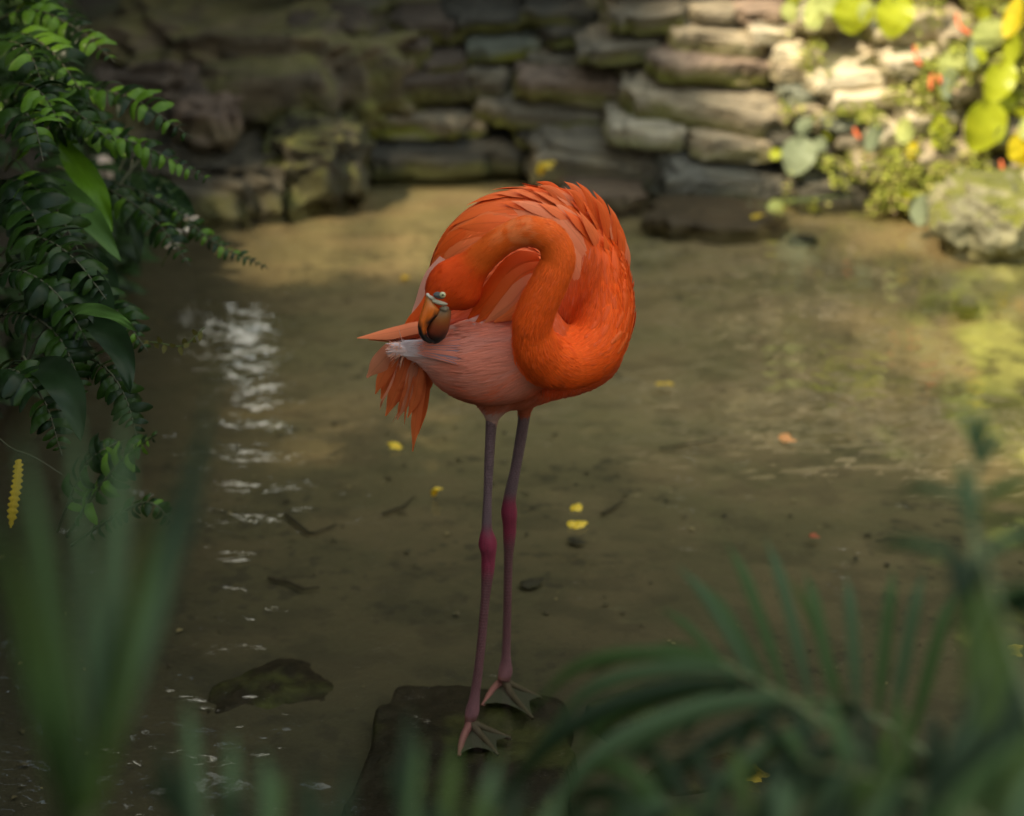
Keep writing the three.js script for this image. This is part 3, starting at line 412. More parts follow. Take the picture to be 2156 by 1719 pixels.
    const tipMat = std('dark_feather', [0.10, 0.035, 0.035], 0.6);
    mesh('wing_feather', ribbon([[915, 712, 0.02], [870, 714, 0.03], [820, 718, 0.025]].map(([x, y, z]) => P(x, y, z)), 0.010, { nl: 10, nw: 2, up: V(0, -0.2, 1), fold: 0.2 }), tipMat, bird);
    // tail and drooping plumes
    const tailTone = [featherMat('tail_feather_a', [0.80, 0.28, 0.15], 0.6, 0.3), featherMat('tail_feather_b', [0.84, 0.18, 0.05], 0.6, 0.3), featherMat('tail_feather_c', [0.74, 0.13, 0.03], 0.6, 0.3)];
    const tail = (pts, W, tone) => mesh('tail_feather', ribbon(pts.map(([x, y, z]) => P(x, y, z)), W, { nl: 16, nw: 2, up: V(-0.25 + 0.5 * r(), 0.1, 1), fold: 0.22, wav: 0.0012, seed: n++, prof: (t) => Math.min(1, 0.5 + 1.6 * t) * (1 - 0.90 * smoothstep(t, 0.62, 1.02) ** 1.3) }), tailTone[tone], bird);
    for (const [pts, W, tone] of [
      [[[852, 722, 0.005], [822, 742, 0.012], [800, 765, 0.014], [772, 795, 0.01]], 0.0165, 0], [[[858, 725, 0.0], [838, 760, 0.004], [818, 800, 0.006], [802, 840, 0.0]], 0.0125, 1], [[[866, 730, 0.004], [850, 780, 0.012], [832, 830, 0.012], [812, 876, 0.006]], 0.0125, 1],
      [[[872, 735, -0.004], [862, 780, 0.002], [845, 820, 0.004], [818, 858, 0.0]], 0.0135, 2], [[[882, 740, 0.0], [870, 785, 0.008], [858, 820, 0.008], [830, 852, 0.004]], 0.011, 0], [[[856, 726, 0.008], [832, 752, 0.014], [808, 790, 0.014], [790, 830, 0.01]], 0.011, 1], [[[878, 736, 0.006], [868, 790, 0.016], [856, 840, 0.016], [836, 884, 0.01]], 0.010, 0], [[[890, 752, 0.008], [882, 800, 0.018], [874, 840, 0.018], [858, 880, 0.012]], 0.009, 1], [[[892, 760, 0.004], [886, 820, 0.012], [876, 885, 0.012], [869, 951, 0.008]], 0.0088, 1], [[[898, 762, -0.006], [894, 815, 0.0], [888, 860, 0.0], [880, 915, -0.004]], 0.010, 2],
      [[[884, 800, 0.008], [866, 825, 0.01], [850, 850, 0.01], [826, 890, 0.008]], 0.0022, 0], [[[886, 805, 0.012], [874, 822, 0.012], [862, 838, 0.012], [846, 850, 0.01]], 0.0024, 0], [[[870, 725, -0.012], [855, 750, -0.01], [835, 780, -0.01], [815, 800, -0.012]], 0.016, 2], [[[885, 730, -0.012], [880, 770, -0.01], [872, 800, -0.01], [862, 830, -0.012]], 0.015, 2], [[[905, 745, -0.01], [900, 780, -0.01], [895, 810, -0.01], [890, 840, -0.012]], 0.013, 2],
    ]) tail(pts, W, tone);
    for (let k = 0; k < 5; k++) { const x = 800 + 95 * r(), y = 770 + 30 * r(), l = 50 + 60 * r(), w = (x - 850) * 0.35 - 14; tail([[x + 18, y - 30, 0.006 + 0.012 * r()], [x + 6 + w * 0.3, y + l * 0.3, 0.014 + 0.01 * r()], [x + w * 0.7, y + l * 0.7, 0.014 + 0.01 * r()], [x + w, y + l, 0.008]], 0.0018 + 0.003 * r(), Math.floor(r() * 3)); }
    // coral under-tail feathers
    const coral = featherMat('coral_feather', [0.78, 0.12, 0.075], 0.6, 0.3);
    for (const pts of [[[985, 775, 0.06], [945, 770, 0.065], [893, 768, 0.06]], [[985, 790, 0.055], [950, 786, 0.06], [912, 782, 0.055]], [[985, 800, 0.05], [955, 800, 0.055], [918, 800, 0.05]], [[995, 812, 0.045], [970, 812, 0.05], [938, 814, 0.045]], [[1010, 822, 0.04], [985, 824, 0.045], [955, 820, 0.04]]]) mesh('under_tail_feather', ribbon(pts.map(([x, y, z]) => P(x, y, z)), 0.0095, { nl: 8, nw: 2, fold: 0.25, up: V(0, 0.2, 1) }), coral, bird);
    // flank feathers in long soft sheets, ending in the white tuft that the bill combs
    const rose = [featherMat('flank_feather_a', [0.66, 0.205, 0.135], 0.7), featherMat('flank_feather_b', [0.68, 0.27, 0.20], 0.7), featherMat('flank_feather_c', [0.64, 0.165, 0.09], 0.7)];
    const onFlank = (px, py, off = 0.003) => {                                   // the nearest the sight line comes to the flank
      const a = at(px, py, { z: 0.2 }), d = a.clone().sub(EYE).normalize(); let t = 0, bt = 0, bs = 9; for (let k = 0; k < 80 && t < 0.3; k++) { const s = dFlank(a.clone().addScaledVector(d, t)); if (s < bs) { bs = s; bt = t; } if (s < 0.0004) break; t += Math.max(0.0008, s * 0.7); }
      return a.addScaledVector(d, bt - off);
    };
    const crestM = featherMat('crest_feather', [0.80, 0.40, 0.32], 0.6);
    for (let i = 0; i < 11; i++) { const u = i / 10, x0 = lerp(1112, 955, u), y0 = lerp(634, 688, u); mesh('crest_feather', ribbon([onFlank(x0 + 14, y0 + 9), onFlank(x0 - 6, y0 + 5), onFlank(x0 - 34, y0 + 11, 0.004)], 0.007, { nl: 8, nw: 2, up: V(0, 0.6, 1), fold: 0.2 }), crestM, bird); }
    const hair = ribbon([V(0, 0, 0), V(0, 0.5, 0.03), V(0, 1, 0)], 0.016, { nl: 4, nw: 1, prof: (t) => 1 - 0.75 * t }), tuft = new THREE.InstancedMesh(hair, std('white_down', [1, 1, 1], 0.8), 900), col = new THREE.Color();
    for (let i = 0; i < 900; i++) {
      const u = r(), v = (r() - 0.5) * 2, a = onFlank(lerp(985, 905, u), lerp(742, 733, u) + v * lerp(34, 17, u), 0.002), b = at(lerp(905, 842, u * 0.9 + 0.1) + 14 * (r() - 0.5), 734 + v * (13 + 3 * u) + 5 * (r() - 0.5), { z: lerp(0.085, 0.06, u) }), T = b.clone().sub(a), L = T.length();
      const M = orient(T, V(0, 0.3 + 0.5 * r(), 1)); M.scale(V(L * 0.9, L, L)); M.setPosition(a); tuft.setMatrixAt(i, M); const c = mix3(mix3(ROSE, [0.25, 0.17, 0.2], r() < 0.2 ? 1 : 0), WHITE, smoothstep(u + 0.3 * r(), 0.25, 0.75)); tuft.setColorAt(i, col.setRGB(...c));
    }
    tuft.name = 'white_tuft'; bird.add(tag(tuft, 'pale downy tuft that the bill is combing', null, null, 'stuff'));
  }
  // ---- bill, bare face and eye
  {
    const hz = 0.088, billCol = (top) => (x, y, z) => 0;
    const skinTone = [0.52, 0.47, 0.36];
    const sectionBill = (rows, name, colour, rough) => {            // rows of [left px, left py, right px, right py, z, half thickness]
      const m = 14, pos = [], idx = [], col = [], uv = [];
      rows.forEach(([lx, ly, rx, ry, z, hzk], i) => { const a = P(lx, ly, z), b = P(rx, ry, z), c = a.clone().add(b).multiplyScalar(0.5), ax = b.clone().sub(a).multiplyScalar(0.5); for (let j = 0; j <= m; j++) { const t = j / m * Math.PI * 2, q = c.clone().addScaledVector(ax, Math.cos(t)).add(V(0, 0, Math.sin(t) * hzk)); pos.push(q.x, q.y, q.z); uv.push(j / m, i / 4); col.push(...colour(i / (rows.length - 1), Math.cos(t), Math.sin(t))); if (i < rows.length - 1 && j < m) { const k = i * (m + 1) + j, l = k + m + 1; idx.push(k, k + 1, l, l, k + 1, l + 1); } } });
      const e = rows.length - 1, k0 = e * (m + 1); for (let j = 1; j < m - 1; j++) idx.push(k0, k0 + j, k0 + j + 1);
      const g = new THREE.BufferGeometry(); g.setAttribute('position', new THREE.Float32BufferAttribute(pos, 3)); g.setAttribute('uv', new THREE.Float32BufferAttribute(uv, 2)); g.setAttribute('color', new THREE.Float32BufferAttribute(col, 3)); g.setIndex(idx); g.computeVertexNormals();
      return mesh(name, g, std(name + '_horn', [1, 1, 1], rough, { vertexColors: true }), bird);
    };
    const BLACK = [0.012, 0.010, 0.010], OR = [0.72, 0.14, 0.012], RED = [0.36, 0.075, 0.03], HORN = [0.48, 0.36, 0.18];
    const onHead = (px, py) => { const p0 = at(px, py, { z: 0.2 }), d = p0.clone().sub(EYE).normalize(); let t = 0; for (let k = 0; k < 90 && t < 0.3; k++) { const s = dHead(p0.clone().addScaledVector(d, t)); if (s < 0.0003) break; t += Math.max(0.0006, s * 0.7); } return p0.addScaledVector(d, t); };
    const fz = onHead(922, 632).z; console.log('face z', fz);
    const bz = fz - 0.012;
    sectionBill([[898, 618, 922, 640, bz - 0.004, 0.012], [895, 632, 928, 652, bz, 0.014], [889, 650, 922, 665, bz + 0.003, 0.0125], [883, 668, 907, 678, bz + 0.006, 0.011], [879, 686, 898, 692, bz + 0.008, 0.0095], [881, 702, 897, 704, bz + 0.008, 0.0085], [889, 715, 904, 714, bz + 0.007, 0.0075], [903, 723, 915, 718, bz + 0.004, 0.004]], 'upper_bill', (t, c) => (t > 0.48 ? mix3(OR, BLACK, smoothstep(t + (c < 0 ? 0.16 : 0.0), 0.54, 0.66)) : c > 0.5 && t > 0.22 ? BLACK : c > 0.05 && c < 0.3 && t > 0.3 ? mix3(OR, BLACK, 0.7) : mix3([0.62, 0.26, 0.06], OR, smoothstep(t, 0.0, 0.2))), 0.3);
    sectionBill([[914, 640, 947, 636, bz - 0.010, 0.014], [915, 650, 950, 652, bz - 0.006, 0.014], [908, 664, 949, 670, bz - 0.003, 0.0145], [901, 678, 947, 686, bz - 0.002, 0.014], [897, 692, 943, 700, bz - 0.002, 0.013], [899, 704, 937, 712, bz - 0.003, 0.011], [905, 715, 927, 720, bz - 0.005, 0.009], [911, 722, 918, 724, bz - 0.006, 0.003]], 'lower_bill', (t, c) => (c < -0.78 ? BLACK : t > 0.5 ? mix3([0.20, 0.035, 0.015], BLACK, smoothstep(t + 0.10 * c, 0.54, 0.72)) : mix3(mix3([0.24, 0.17, 0.09], [0.30, 0.09, 0.02], smoothstep(t, 0.08, 0.28)), [0.22, 0.034, 0.014], smoothstep(t, 0.3, 0.5))), 0.34);
    // bare pale skin between eye and bill, in two folds
    const lump = (px, py, off, rx, ry, rz, roll, col, name = 'face_skin') => { const g = new THREE.SphereGeometry(1, 20, 14), c = onHead(px, py), k = perPx(c); c.addScaledVector(FWD, -off); const o = mesh(name, g, std(name + '_' + Math.round(px), col, 0.6, { bumpMap: grainBump, bumpScale: 0.001 }), bird); o.position.copy(c); o.scale.set(rx * k, ry * k, rz); o.rotation.z = roll; return o; };
    lump(903, 622, -0.002, 7, 5, 0.005, R(-30), [0.56, 0.50, 0.40]); lump(912, 629, -0.001, 14, 4.5, 0.004, R(-28), [0.46, 0.40, 0.30]); lump(926, 637, -0.001, 17, 5.5, 0.005, R(-14), [0.48, 0.41, 0.29]); lump(935, 648, -0.004, 11, 9, 0.008, R(0), [0.26, 0.20, 0.13]);
    lump(926, 622, -0.0015, 14, 8, 0.004, R(-8), [0.10, 0.10, 0.10], 'eye_rim');
    const eye = lump(932, 621, 0.0, 7.0, 6.8, 0.0042, 0, [0.62, 0.60, 0.30], 'eye'); eye.material = std('iris', [0.40, 0.38, 0.17], 0.15, { clearcoat: 1, clearcoatRoughness: 0.05 }); eye.material.color.setRGB(0.58, 0.55, 0.30);
    const pupil = mesh('pupil', new THREE.SphereGeometry(0.36, 14, 10), std('pupil', [0.006, 0.006, 0.006], 0.08), eye); pupil.position.set(0.05, 0.15, 0.78);
  }
  // ---- legs and webbed feet
  {
    const scute = tex(256, 512, (u, v) => { const row = v * 40, f = row - Math.floor(row), colu = u * 10 + (Math.floor(row) % 2) * 0.5, g = colu - Math.floor(colu); const e = Math.min(f, 1 - f) * 2, h = Math.min(g, 1 - g) * 2; return [smoothstep(Math.min(e * 1.2, h * 2.2), 0.02, 0.35)]; });
    const scuteLen = scute.clone(); scuteLen.repeat.set(1, 0.62); scuteLen.needsUpdate = true;
    const scuteCol = tex(256, 512, (u, v) => { const row = v * 40 * 0.62, f = row - Math.floor(row), colu = u * 10 + (Math.floor(row) % 2) * 0.5, g = colu - Math.floor(colu), e = Math.min(Math.min(f, 1 - f) * 2.4, Math.min(g, 1 - g) * 4.4); const k = (0.58 + 0.42 * smoothstep(e, 0.02, 0.4)) * (0.85 + 0.3 * tileNoise(u, v, 31, 4)); return [k, k, k]; });
    const legMat = std('leg_skin', [1.15, 1.15, 1.15], 0.45, { vertexColors: true, map: scuteCol, bumpMap: scuteLen, bumpScale: 0.0009 });
    const MAUVE = [0.155, 0.092, 0.102], MAG = [0.26, 0.022, 0.055], DUSK = [0.145, 0.052, 0.056], PINKT = [0.24, 0.095, 0.105];
    const webMat = std('web_skin', [0.024, 0.027, 0.013], 0.7, { transmission: 0.2, thickness: 0 }), toeMat = std('toe_skin', PINKT, 0.5, { bumpMap: scuteLen, bumpScale: 0.0008 }), toePale = std('toe_wet', [0.055, 0.042, 0.026], 0.7);
    const make = (pts, rad, kneeY) => {
      const P3 = pts.map(([x, y, z]) => P(x, y, z)), k = rad.map((r, i) => r * perPx(P3[Math.min(i, P3.length - 1)]));
      const g = tube(P3, k, { n: 90, m: 16, straight: false });
      paint(g, (x, y, z) => { const n = 1 + 0.22 * fbm(x * 120, y * 90, z * 120, 3); return mul3(y > kneeY ? mix3(MAG, MAUVE, smoothstep(y - kneeY, 0.018, 0.05)) : mix3(MAG, mix3(DUSK, PINKT, smoothstep(-y, -0.09, -0.0) * 0.6), smoothstep(kneeY - y, 0.03, 0.075)), n); });
      return mesh('leg', g, legMat, bird);
    };
    const F = -0.0235, nz = at(990, 1517, { y: -0.012 }).z, fz = at(1062, 1430, { y: -0.010 }).z;
    const near = make([[1036, 868, -0.022], [1031, 950, -0.016], [1027, 1040, -0.008], [1025, 1105, 0], [1027, 1145, 0.003], [1028, 1185, 0.002], [1021, 1270, nz * 0.35], [1012, 1370, nz * 0.65], [1002, 1450, nz * 0.85], [994, 1500, nz * 0.97], [987, 1525, nz + 0.004]], [12.5, 10.5, 9, 10.5, 19.5, 14.5, 9.2, 9.2, 10, 14.5, 10], P(1027, 1150, 0.003).y);
    const far = make([[1107, 850, -0.13], [1099, 910, -0.13], [1086, 985, -0.128], [1074, 1045, -0.125], [1072, 1080, -0.124], [1073, 1115, -0.125], [1070, 1190, lerp(-0.125, fz, 0.3)], [1068, 1290, lerp(-0.125, fz, 0.6)], [1066, 1370, lerp(-0.125, fz, 0.85)], [1064, 1415, fz], [1060, 1434, fz + 0.006]], [13, 12, 11, 13, 17, 14, 9, 8.5, 9, 15, 13], P(1072, 1082, -0.124).y);
    const foot = (leg, ankle, toes, dark) => {
      const f = mesh('foot', new THREE.SphereGeometry(1, 14, 10), toeMat, leg), a = at(ankle[0], ankle[1], { y: F + 0.010 }); f.position.copy(a); f.scale.set(0.0105, 0.0095, 0.0115);
      const parts = [], lines = toes.map((t) => t.map(([x, y], i) => at(x, y, { y: F + (i === t.length - 1 ? -0.001 : 0.003) })));
      lines.forEach((l, i) => { const full = [a.clone().setY(F + 0.008), ...l], o = mesh('toe', tube(full, [0.008, 0.0072, 0.006, 0.0035], { n: 20, m: 10 }), i === 0 ? toeMat : toePale, leg); o.renderOrder = 0; });
      const pos = [a.x, F + 0.002, a.z], idx = []; const add = (p) => { pos.push(p.x, F + 0.0015 + 0.002 * hash3(pos.length, 1, 1), p.z); return pos.length / 3 - 1; };
      for (let i = 0; i + 1 < lines.length; i++) { const A = new THREE.CatmullRomCurve3([a, ...lines[i]]), B = new THREE.CatmullRomCurve3([a, ...lines[i + 1]]), n = 6; let prev = null; for (let s = 1; s <= n; s++) { const u = s / n, p = A.getPoint(u), q = B.getPoint(u), row = []; for (let k = 0; k <= 4; k++) { const w = k / 4, m = p.clone().lerp(q, w); m.lerp(a, 0.22 * Math.sin(Math.PI * w) * u); row.push(add(m)); } if (prev) for (let k = 0; k < 4; k++) idx.push(prev[k], row[k], prev[k + 1], prev[k + 1], row[k], row[k + 1]); else for (let k = 0; k < 4; k++) idx.push(0, row[k], row[k + 1]); prev = row; } }
      const g = new THREE.BufferGeometry(); g.setAttribute('position', new THREE.Float32BufferAttribute(pos, 3)); g.setIndex(idx); g.computeVertexNormals(); mesh('web', g, webMat, leg);
    };
    foot(near, [990, 1520], [[[974, 1557], [966, 1592]], [[1012, 1548], [1048, 1590]], [[1022, 1535], [1075, 1556]]]);
    foot(far, [1061, 1430], [[[1040, 1450], [1016, 1486]], [[1082, 1470], [1121, 1513]], [[1086, 1447], [1140, 1471]]]);
  }
}

// ---------------------------------------------------------------- floating petals, twigs, litter
{
  const yellow = std('yellow_petal', [0.78, 0.52, 0.015], 0.5, { transmission: 0.25, thickness: 0 });
  const flower = (label, px, py, y, size, rot, n, mat = yellow, name = 'yellow_flower', upright = 0.15) => {
    const p = py < 380 ? at(px, py, { z: -3.36 }) : at(px, py, { y }), o = thing(name, label, 'flower', p, undefined), r = rng(Math.round(px * 7 + py));
    for (let i = 0; i < n; i++) { const a = rot + (i / n - 0.5) * 2.6 + (r() - 0.5) * 0.5, d = V(Math.cos(a), 0, Math.sin(a)), L = size * 1.65 * (0.75 + 0.5 * r()); mesh('petal', ribbon([V(0, 0.001, 0), d.clone().multiplyScalar(L * 0.5).setY(L * upright), d.clone().multiplyScalar(L).setY(L * upright * (0.4 + r()))], L * 0.34, { nl: 8, nw: 2, up: V(0, 1, 0.05), fold: 0.3, wav: L * 0.04, seed: i }), mat, o); }
    return o;
  };
  flower('yellow petals floating against the grey wall stone, one standing upright', 1136, 370, 0.004, 0.034, 0.2, 3, yellow, 'yellow_flower', 0.7);
  flower('yellow petal at the foot of the dark rock on the right, beside a grey-green leaf', 1880, 420, 0.02, 0.030, 0.1, 2);
  flower('small amber petal lying on the brown submerged slab', 1583, 458, 0.006, 0.024, 1.4, 2);
  flower('dim yellow petal sunk on the sand right of the flamingo breast', 1398, 808, -0.07, 0.018, 2.2, 2);
  flower('yellow petal on the water just left of the longest tail plume', 842, 942, 0.004, 0.020, 2.9, 3);
  flower('yellow petal standing on edge on the water left of the legs', 913, 1046, 0.004, 0.017, 1.2, 2, yellow, 'yellow_flower', 0.9);
  flower('thin straight yellow petal, upper of the two right of the legs', 1210, 1078, 0.004, 0.022, 0.15, 1, yellow, 'yellow_flower', 0.06);
  flower('bent yellow petal pair, lower of the two right of the legs', 1207, 1113, 0.004, 0.021, -0.3, 3);
  flower('yellow petal on the dark submerged rock amid the palm leaflets', 1307, 1486, 0.004, 0.012, 1.5, 2);
  flower('yellow petal floating low at the bottom between the palm fronds', 1570, 1636, 0.004, 0.022, 0.4, 3);
  flower('blurred yellow petal at the right edge behind the palm frond', 2122, 1372, 0.004, 0.020, 0.9, 2);
  flower('faint yellow speck on the sand left of the flamingo back', 846, 587, -0.06, 0.015, 0.2, 2);
  flower('orange fallen leaf floating right of the flamingo', 1648, 930, 0.004, 0.026, 0.3, 2, std('orange_leaf', [0.72, 0.30, 0.09], 0.5), 'fallen_leaf').userData.category = 'leaf';
  flower('tiny red and white scrap of leaf on the sand at the right', 1706, 1130, -0.07, 0.014, 0.5, 2, std('red_leaf', [0.35, 0.09, 0.05], 0.6), 'fallen_leaf').userData.category = 'leaf';
  const dark = std('dead_leaf', [0.022, 0.018, 0.010], 0.8);
  flower('triangular blackish dead leaf on the sand right of the far leg', 1098, 1235, -0.083, 0.034, 0.7, 1, dark, 'dead_leaf', 0.03).userData.category = 'leaf';
  flower('small dark leaf under the pair of yellow petals', 1203, 1141, -0.083, 0.018, 0.1, 2, dark, 'dead_leaf', 0.05).userData.category = 'leaf';
  const bark = std('twig_bark', [0.046, 0.037, 0.022], 0.9);
  const twig = (label, pts, r) => tag(mesh('twig', tube(pts.map(([x, y]) => at(x, y, { y: -0.084 })), [r, r * 0.9, r * 0.5], { n: 16, m: 6, straight: true }), bark), label, 'twig');
  twig('V-shaped sunken twig on the sand left of the legs', [[600, 1080], [650, 1122], [662, 1122], [705, 1105]], 0.0045); twig('long dark wavy twig on the sand low left of the legs', [[565, 1216], [610, 1226], [640, 1240], [672, 1236]], 0.005); twig('short dark twig near the yellow petal left of the legs', [[805, 1082], [850, 1066], [868, 1048]], 0.004);
  twig('thin straight twig on the sand far right of the legs', [[1390, 945], [1450, 935], [1510, 925]], 0.003); twig('short slanted twig on the sand right of the yellow petals', [[1268, 1082], [1290, 1070], [1310, 1056]], 0.004);
  // crumbs of leaf and grit on the sand
  const bit = ribbon([V(0, 0, 0), V(0.02, 0.25, 0.5), V(0, 0, 1)], 0.38, { nl: 3, nw: 1, up: V(0, 1, 0), fold: 0.2 }), inst = new THREE.InstancedMesh(bit, std('litter', [1, 1, 1], 0.85), 1500), r = rng(5), c = new THREE.Color(); let n = 0;
  while (n < 1500) { const x = lerp(-1.2, 2.2, r()), z = lerp(-3.5, 1.0, r()); if (fbm(x * 2.2, 5, z * 2.2, 3) + 0.25 * r() < 0.02) continue; const s = 0.005 + 0.014 * r() ** 3, M = new THREE.Matrix4().makeRotationY(r() * 6.28).scale(V(s, s, s)); M.setPosition(x, floorY(x, z) + 0.004, z); inst.setMatrixAt(n, M); const k = r() < 0.8 ? 0.026 + 0.035 * r() : 0.16; inst.setColorAt(n++, c.setRGB(k * 1.25, k * 1.02, k * 0.55)); }
  inst.name = 'leaf_litter'; inst.receiveShadow = true; scene.add(tag(inst, 'dark crumbs of dead leaf scattered over the sand', 'litter', null, 'stuff'));
}

// ---------------------------------------------------------------- plants
const leafTex = tex(128, 256, (u, v) => { const s = Math.abs(u - 0.5) * 2, vein = Math.abs(((v * 14 - s * 2.2) % 1 + 1) % 1 - 0.5) * 2; const k = 0.86 + 0.12 * tileNoise(u, v, 13, 2) + (s < 0.06 ? 0.25 : 0) - (vein > 0.9 ? 0.10 : 0); return [k, k, k * 0.95]; });
const leafMat = (name, c, rough = 0.5, tr = 0.28) => std(name, c, rough, { map: leafTex, transmission: tr, thickness: 0, specularIntensity: 0.28 });
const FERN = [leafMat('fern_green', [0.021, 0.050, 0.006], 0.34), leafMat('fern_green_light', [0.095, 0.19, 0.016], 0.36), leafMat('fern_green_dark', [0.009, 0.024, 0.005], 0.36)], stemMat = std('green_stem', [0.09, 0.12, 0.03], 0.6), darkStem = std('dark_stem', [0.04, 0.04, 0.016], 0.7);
{ // sword ferns hanging over the left bank
  const pinna = [0, 1, 2].map((k) => ribbon([V(0, 0, 0), V(0.04 * (k - 1), 0.5, 0.08), V(0.10 * (k - 1), 1, -0.12 - 0.08 * k)], 0.225, { nl: 6, nw: 1, up: V(0, 0, 1), fold: 0.3, prof: (t) => Math.min(1, 0.55 + 2 * t) * Math.sqrt(Math.max(0.03, 1 - Math.max(0, (t - 0.35) / 0.66) ** 2)) }));
  const r = rng(77);
  const frond = (fern, pts, pl, n, light) => {
    const cv = new THREE.CatmullRomCurve3(pts.map(([x, y, d]) => at(x, y, { d })).map((p) => p.sub(fern.position))), fr = mesh('frond', tube(cv.getPoints(8), [0.003, 0.0025, 0.0012], { n: 24, m: 5 }), darkStem, fern), toEye = EYE.clone().sub(fern.position);
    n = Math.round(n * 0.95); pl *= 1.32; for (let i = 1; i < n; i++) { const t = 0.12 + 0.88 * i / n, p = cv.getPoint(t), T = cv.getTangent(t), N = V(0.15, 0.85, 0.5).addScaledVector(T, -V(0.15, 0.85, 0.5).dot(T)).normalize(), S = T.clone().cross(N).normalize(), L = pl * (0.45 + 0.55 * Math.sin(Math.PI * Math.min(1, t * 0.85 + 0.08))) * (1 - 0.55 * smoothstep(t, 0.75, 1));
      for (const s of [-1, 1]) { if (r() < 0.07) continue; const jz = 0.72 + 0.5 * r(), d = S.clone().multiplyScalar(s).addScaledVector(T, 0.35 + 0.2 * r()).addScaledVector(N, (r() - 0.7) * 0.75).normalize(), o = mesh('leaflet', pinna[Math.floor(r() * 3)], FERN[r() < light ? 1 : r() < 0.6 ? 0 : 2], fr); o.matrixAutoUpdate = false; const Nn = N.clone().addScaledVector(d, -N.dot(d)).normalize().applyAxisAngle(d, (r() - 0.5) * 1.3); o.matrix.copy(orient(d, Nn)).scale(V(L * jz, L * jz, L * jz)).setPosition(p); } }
  };
  const f1 = thing('fern', 'bright round-leaved fern arching in from the upper left corner', 'fern', at(-60, 120, { d: 4.2 }));
  for (const [pts, pl, n, light] of [[[[-40, 60, 4.2], [60, 20, 4.1], [160, 60, 4.05], [242, 132, 4.0]], 0.040, 16, 0.6], [[[-50, 110, 4.2], [40, 70, 4.0], [110, 110, 3.9], [170, 190, 3.85]], 0.042, 16, 0.3], [[[-60, 160, 4.1], [10, 90, 3.9], [60, 110, 3.8], [90, 180, 3.75]], 0.045, 14, 0.3], [[[-40, 10, 4.4], [60, -30, 4.3], [120, 0, 4.25], [170, 60, 4.2]], 0.040, 14, 0.2]]) frond(f1, pts, pl, n, light);
  const f2 = thing('fern', 'spreading fern with long arching fronds above the two big green leaves', 'fern', at(-80, 300, { d: 4.1 }));
  for (const [pts, pl, n, light] of [[[[-30, 190, 4.1], [120, 180, 4.0], [270, 205, 3.95], [405, 292, 3.9]], 0.040, 22, 0.55], [[[-40, 240, 4.1], [60, 200, 3.95], [150, 230, 3.85], [235, 300, 3.8]], 0.042, 18, 0.3], [[[-40, 300, 4.0], [110, 270, 3.9], [280, 300, 3.9], [448, 384, 3.9]], 0.032, 26, 0.5], [[[-60, 330, 3.9], [20, 230, 3.75], [70, 260, 3.65], [90, 340, 3.6]], 0.046, 14, 0.25], [[[-50, 260, 3.9], [30, 180, 3.8], [90, 200, 3.7], [130, 270, 3.65]], 0.044, 15, 0.4], [[[-20, 280, 4.2], [100, 230, 4.15], [200, 260, 4.1], [300, 340, 4.05]], 0.036, 20, 0.2]]) frond(f2, pts, pl, n, light);
  const f3 = thing('fern', 'dark fern with drooping fronds below the two big green leaves', 'fern', at(-60, 480, { d: 3.9 }));
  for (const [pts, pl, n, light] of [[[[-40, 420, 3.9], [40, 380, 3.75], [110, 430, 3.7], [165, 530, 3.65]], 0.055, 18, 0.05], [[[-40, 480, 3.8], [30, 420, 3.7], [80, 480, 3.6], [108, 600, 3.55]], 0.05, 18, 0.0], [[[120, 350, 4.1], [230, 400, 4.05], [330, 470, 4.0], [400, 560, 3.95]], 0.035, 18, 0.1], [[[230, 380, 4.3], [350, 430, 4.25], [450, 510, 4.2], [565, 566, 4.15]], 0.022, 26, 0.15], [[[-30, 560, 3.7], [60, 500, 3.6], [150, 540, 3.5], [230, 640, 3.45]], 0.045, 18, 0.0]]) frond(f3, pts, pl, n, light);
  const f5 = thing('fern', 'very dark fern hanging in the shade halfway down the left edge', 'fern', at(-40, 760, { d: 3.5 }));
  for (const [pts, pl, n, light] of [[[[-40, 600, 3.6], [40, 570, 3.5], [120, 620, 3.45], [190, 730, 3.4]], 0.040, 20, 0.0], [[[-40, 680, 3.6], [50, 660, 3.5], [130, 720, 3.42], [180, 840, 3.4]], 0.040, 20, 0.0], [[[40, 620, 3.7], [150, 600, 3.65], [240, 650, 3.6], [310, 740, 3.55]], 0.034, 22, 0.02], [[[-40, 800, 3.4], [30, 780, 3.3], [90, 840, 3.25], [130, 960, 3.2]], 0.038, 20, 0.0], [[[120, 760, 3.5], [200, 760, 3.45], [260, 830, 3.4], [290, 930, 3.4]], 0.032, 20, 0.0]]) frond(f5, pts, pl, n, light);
  const f4 = thing('fern', 'small fern low on the left with a pale shiny frond pointing to the water', 'fern', at(150, 1120, { d: 3.1 }));
  for (const [pts, pl, n, light] of [[[[140, 1130, 3.1], [200, 1040, 3.0], [260, 965, 2.95], [330, 915, 2.9]], 0.028, 20, 0.5], [[[120, 1120, 3.1], [160, 1020, 3.05], [200, 960, 3.0], [250, 930, 3.0]], 0.03, 16, 0.1], [[[150, 1150, 3.1], [240, 1090, 3.0], [320, 1060, 2.95], [372, 1115, 2.95]], 0.018, 18, 0.2]]) frond(f4, pts, pl, n, light);
  // one withered yellow frond
  const y = thing('withered_fern_frond', 'withered yellow toothed fern frond hanging at the left edge', 'fern frond', at(35, 968, { d: 3.05 }));
